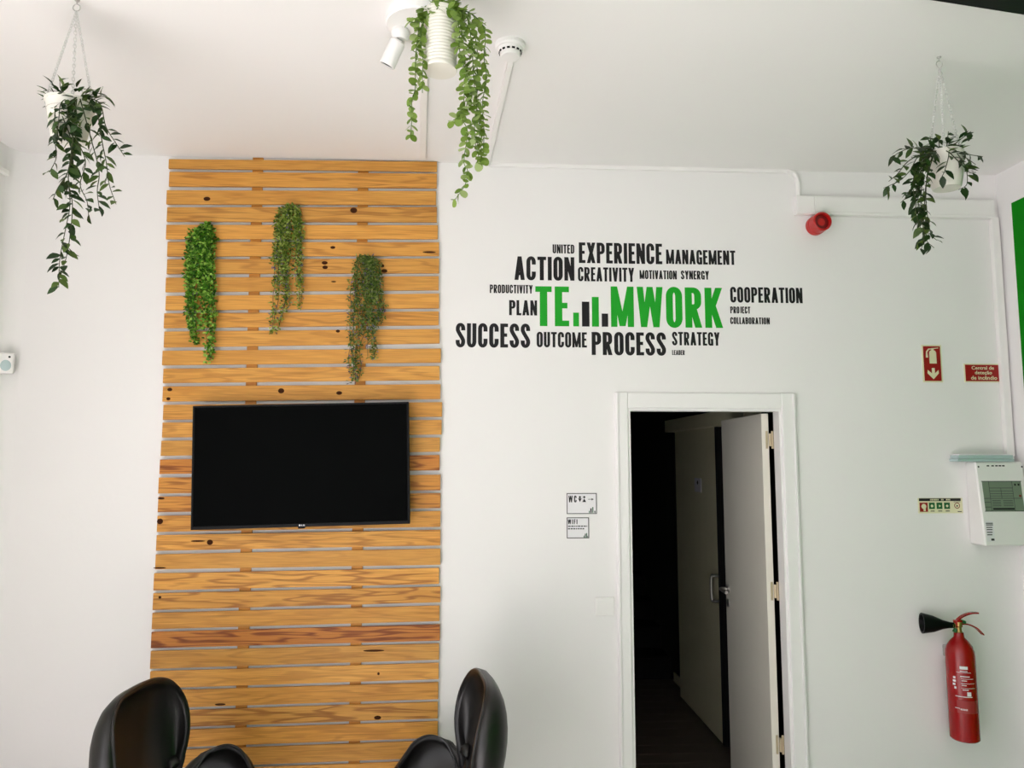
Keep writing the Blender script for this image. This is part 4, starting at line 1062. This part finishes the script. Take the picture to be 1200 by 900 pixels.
ob('lever', lever([(-.012, 0, zl + .012), (.02, 0, zl + .035), (.06, 0, zl + .048), (.094, 0, zl + .049)], .02), M['ext_red'], t)
ob('carry_handle', lever([(-.005, 0, zl + .0), (.035, 0, zl + .002), (.08, 0, zl - .016), (.112, 0, zl - .046)], .022), M['ext_red'], t)
ob('valve_block', box('valve_block', (-.017, -.0125, zl - .012), (.014, .0125, zl + .02), .004, 2), M['ext_red'], t)
ob('safety_pin', to_mesh(tube_bm([(.02, -.016, zl + .012), (.02, .016, zl + .012)], .008, 8), 'safety_pin'), M['sign_green'], t)
hp0 = Vector((-.02, 0, zl - .004))
bm = lathe_bm([(0, 0), (.012, 0), (.014, .02), (.02, .045), (.036, .085), (.045, .128), (.0455, .132), (.04, .132), (.034, .1), (.018, .05), (0, .03)], 26)
xf(bm, Matrix.Translation(hp0) @ align_z((-1, .30, .03)))
ob('horn', to_mesh(bm, 'horn', True), M['black_plastic'], t)
ob('horn_clip', to_mesh(tube_bm([(-.03, -.012, zl - .03), (-.02, -.012, zl - .016)], .008, 8), 'horn_clip'), M['sign_green'], t)
ob('wall_bracket', box('wall_bracket', (-.02, rc * .4, Hc * .8), (.02, -YE, Hc * .92), .003), M['steel'], t)
# printed label on the cylinder: curved patches
def patch(name, a0, a1, z0, z1, m, dr=.0012):
    a0 -= 26; a1 -= 26
    bm = bmesh.new(); n = max(2, int(abs(a1 - a0) / 6) + 1); r_ = rc + dr; lo_, hi_ = [], []
    for i in range(n + 1):
        a = R(-90 + a0 + (a1 - a0) * i / n)
        lo_.append(bm.verts.new((r_ * math.cos(a), r_ * math.sin(a), z0))); hi_.append(bm.verts.new((r_ * math.cos(a), r_ * math.sin(a), z1)))
    for i in range(n): bm.faces.new((lo_[i], lo_[i + 1], hi_[i + 1], hi_[i]))
    me = bpy.data.meshes.new(name); bm.to_mesh(me); bm.free(); return ob(name, me, m, cyl)
M['label_red'] = mat('faded_label_red', rgb(150, 40, 40), .5)
patch('label_patch', -30, 55, Hc * .30, Hc * .43, M['label_red'])
random.seed(9)
def zz(py): return at(1130, py, YE - rc).z - cb.z
patch('label_title', -12, 18, zz(785), zz(781.5), M['sign_white'])
patch('label_title', -12, 16, zz(787.6), zz(786.8), M['sign_white'])
for py, a0, a1, h_ in ((788.6, -25, 30, .4), (793, -12, 24, 1.0), (796, -10, 40, .4), (798, -8, 12, .8), (801.5, -10, 45, .4), (803.5, -8, 10, .8), (807, -10, 45, .4), (808.8, -6, 16, .8)):
    patch('label_line', a0, a1, zz(py + h_), zz(py), M['sign_white'])
for i in range(4):
    a0 = random.uniform(-42, -36); patch('label_pictogram', a0, a0 + random.uniform(8, 13), zz(797 + 4 * i), zz(794.4 + 4 * i), M['sign_white'])
patch('label_pictogram', 10, 26, zz(816.5), zz(811.5), M['sign_white'])
patch('label_line', -34, 30, zz(817.8), zz(817), M['sign_white'])
patch('label_line', -20, 8, zz(833.5), zz(831.5), M['sign_white'])
patch('label_line', -38, -20, zz(832), zz(831.2), M['sign_white'])

# ------------------------------------------------------------------ shell chairs
RIM = [(-.25, 0, .90), (-.248, .10, .893), (-.232, .168, .86), (-.208, .206, .79), (-.195, .206, .70), (-.203, .185, .60), (-.215, .18, .51), (-.215, .222, .465), (-.20, .285, .52), (-.165, .322, .575), (-.11, .334, .597), (-.055, .33, .577), (-.01, .312, .52), (.06, .262, .452), (.15, .15, .43), (.19, 0, .425)]
def make_chair(loc, rz, label):
    t = thing('shell_chair', loc, label, 'chair', 'black shell chairs', rz)
    half = [Vector(p) for p in RIM]
    loop = half + [Vector((p.x, -p.y, p.z)) for p in half[-2:0:-1]]
    # closed smooth loop
    m = len(loop); cl = []
    for i in range(m):
        p0, p1, p2, p3 = loop[i - 1], loop[i], loop[(i + 1) % m], loop[(i + 2) % m]
        for k in range(6):
            u = k / 6
            cl.append(0.5 * ((2 * p1) + (p2 - p0) * u + (2 * p0 - 5 * p1 + 4 * p2 - p3) * u * u + (3 * p1 - p0 - 3 * p2 + p3) * u ** 3))
    n = len(cl); rows = 18; bm = bmesh.new(); cen = Vector((.02, 0, .385))
    inn = []
    for s in range(1, rows + 1):
        u = s / rows; ring = []
        for p in cl:
            bw = min(1, max(0, (-p.x - .08) / .12))
            c_1 = Vector((p.x * (1 + .22 * bw), p.y * (.95 - .2 * bw), .375))
            c_2 = Vector((p.x * (1.04 + .33 * bw), p.y * (1.09 - .06 * bw), .38 + (p.z - .38) * (.55 + .34 * bw)))
            ring.append(cen * (1 - u) ** 3 + c_1 * 3 * u * (1 - u) ** 2 + c_2 * 3 * u * u * (1 - u) + p * u ** 3)
        inn.append(ring)
    th = .034
    # normals of the inner surface -> outer surface
    def nrm(si, i):
        a = inn[si][(i + 1) % n] - inn[si][i - 1]
        b = inn[min(si + 1, rows - 1)][i] - inn[max(si - 1, 0)][i]
        v = a.cross(b); return v.normalized() if v.length > 1e-9 else Vector((0, 0, -1))
    ref = nrm(3, 0); sign = 1 if ref.z < 0 else -1
    V = [[bm.verts.new(p) for p in r] for r in inn]; cv = bm.verts.new(cen)
    O = []
    for s in range(rows):
        k = th * (1, .97, .9, .72, .42)[max(0, s - rows + 5)]
        O.append([bm.verts.new(inn[s][i] + nrm(s, i) * sign * k) for i in range(n)])
    ov = bm.verts.new(cen + Vector((0, 0, -th)))
    for i in range(n):
        j = (i + 1) % n
        bm.faces.new((cv, V[0][i], V[0][j])); bm.faces.new((ov, O[0][j], O[0][i]))
        for s in range(rows - 1):
            bm.faces.new((V[s][i], V[s + 1][i], V[s + 1][j], V[s][j])); bm.faces.new((O[s][i], O[s][j], O[s + 1][j], O[s + 1][i]))
        bm.faces.new((V[-1][i], O[-1][i], O[-1][j], V[-1][j]))
    me = to_mesh(bm, 'shell', False)
    for pg in me.polygons: pg.use_smooth = True
    sh = ob('shell', me, M['leather'], t)
    rim = [inn[-1][i] + nrm(rows - 1, i) * sign * th * .2 for i in range(n)]
    ob('piping', to_mesh(tube_bm(rim, .0065, 8, closed=True), 'piping', True), M['piping'], sh)
    ob('cushion', to_mesh(xf(lathe_bm([(0, .03), (.14, .028), (.195, .018), (.21, .004), (.2, -.006), (0, -.01)], 32), Matrix.Translation((.03, 0, .405))), 'cushion', True), M['leather'], t)
    ob('pedestal', to_mesh(lathe_bm([(0, .03), (.035, .03), (.03, .06), (.022, .1), (.022, .30), (.05, .345), (.09, .352), (0, .352)], 24), 'pedestal', True), M['alu'], t)
    for k in range(4):
        a = R(45 + 90 * k); d = Vector((math.cos(a), math.sin(a), 0))
        bm = tube_bm([d * .02 + Vector((0, 0, .05)), d * .16 + Vector((0, 0, .035)), d * .30 + Vector((0, 0, .012))], [.02, .016, .0115], 10)
        ob('base_leg', to_mesh(bm, 'base_leg', True), M['alu'], t)
    return t
def chair_at(px, py, Y):
    p = at(px, py, Y); return p, p.z / .905
for (px, py, Y, ra, lab) in ((166, 804, -.62, R(-7), 'black leather shell chair at the left, turned to face right'), (563, 792, -.56, R(188), 'black leather shell chair in front of the slats, turned to face left')):
    p, k = chair_at(px, py, Y)
    c = make_chair((p.x + .25 * k * math.cos(ra), p.y + .25 * k * math.sin(ra), 0), ra, lab); c.scale = (k, k, k)
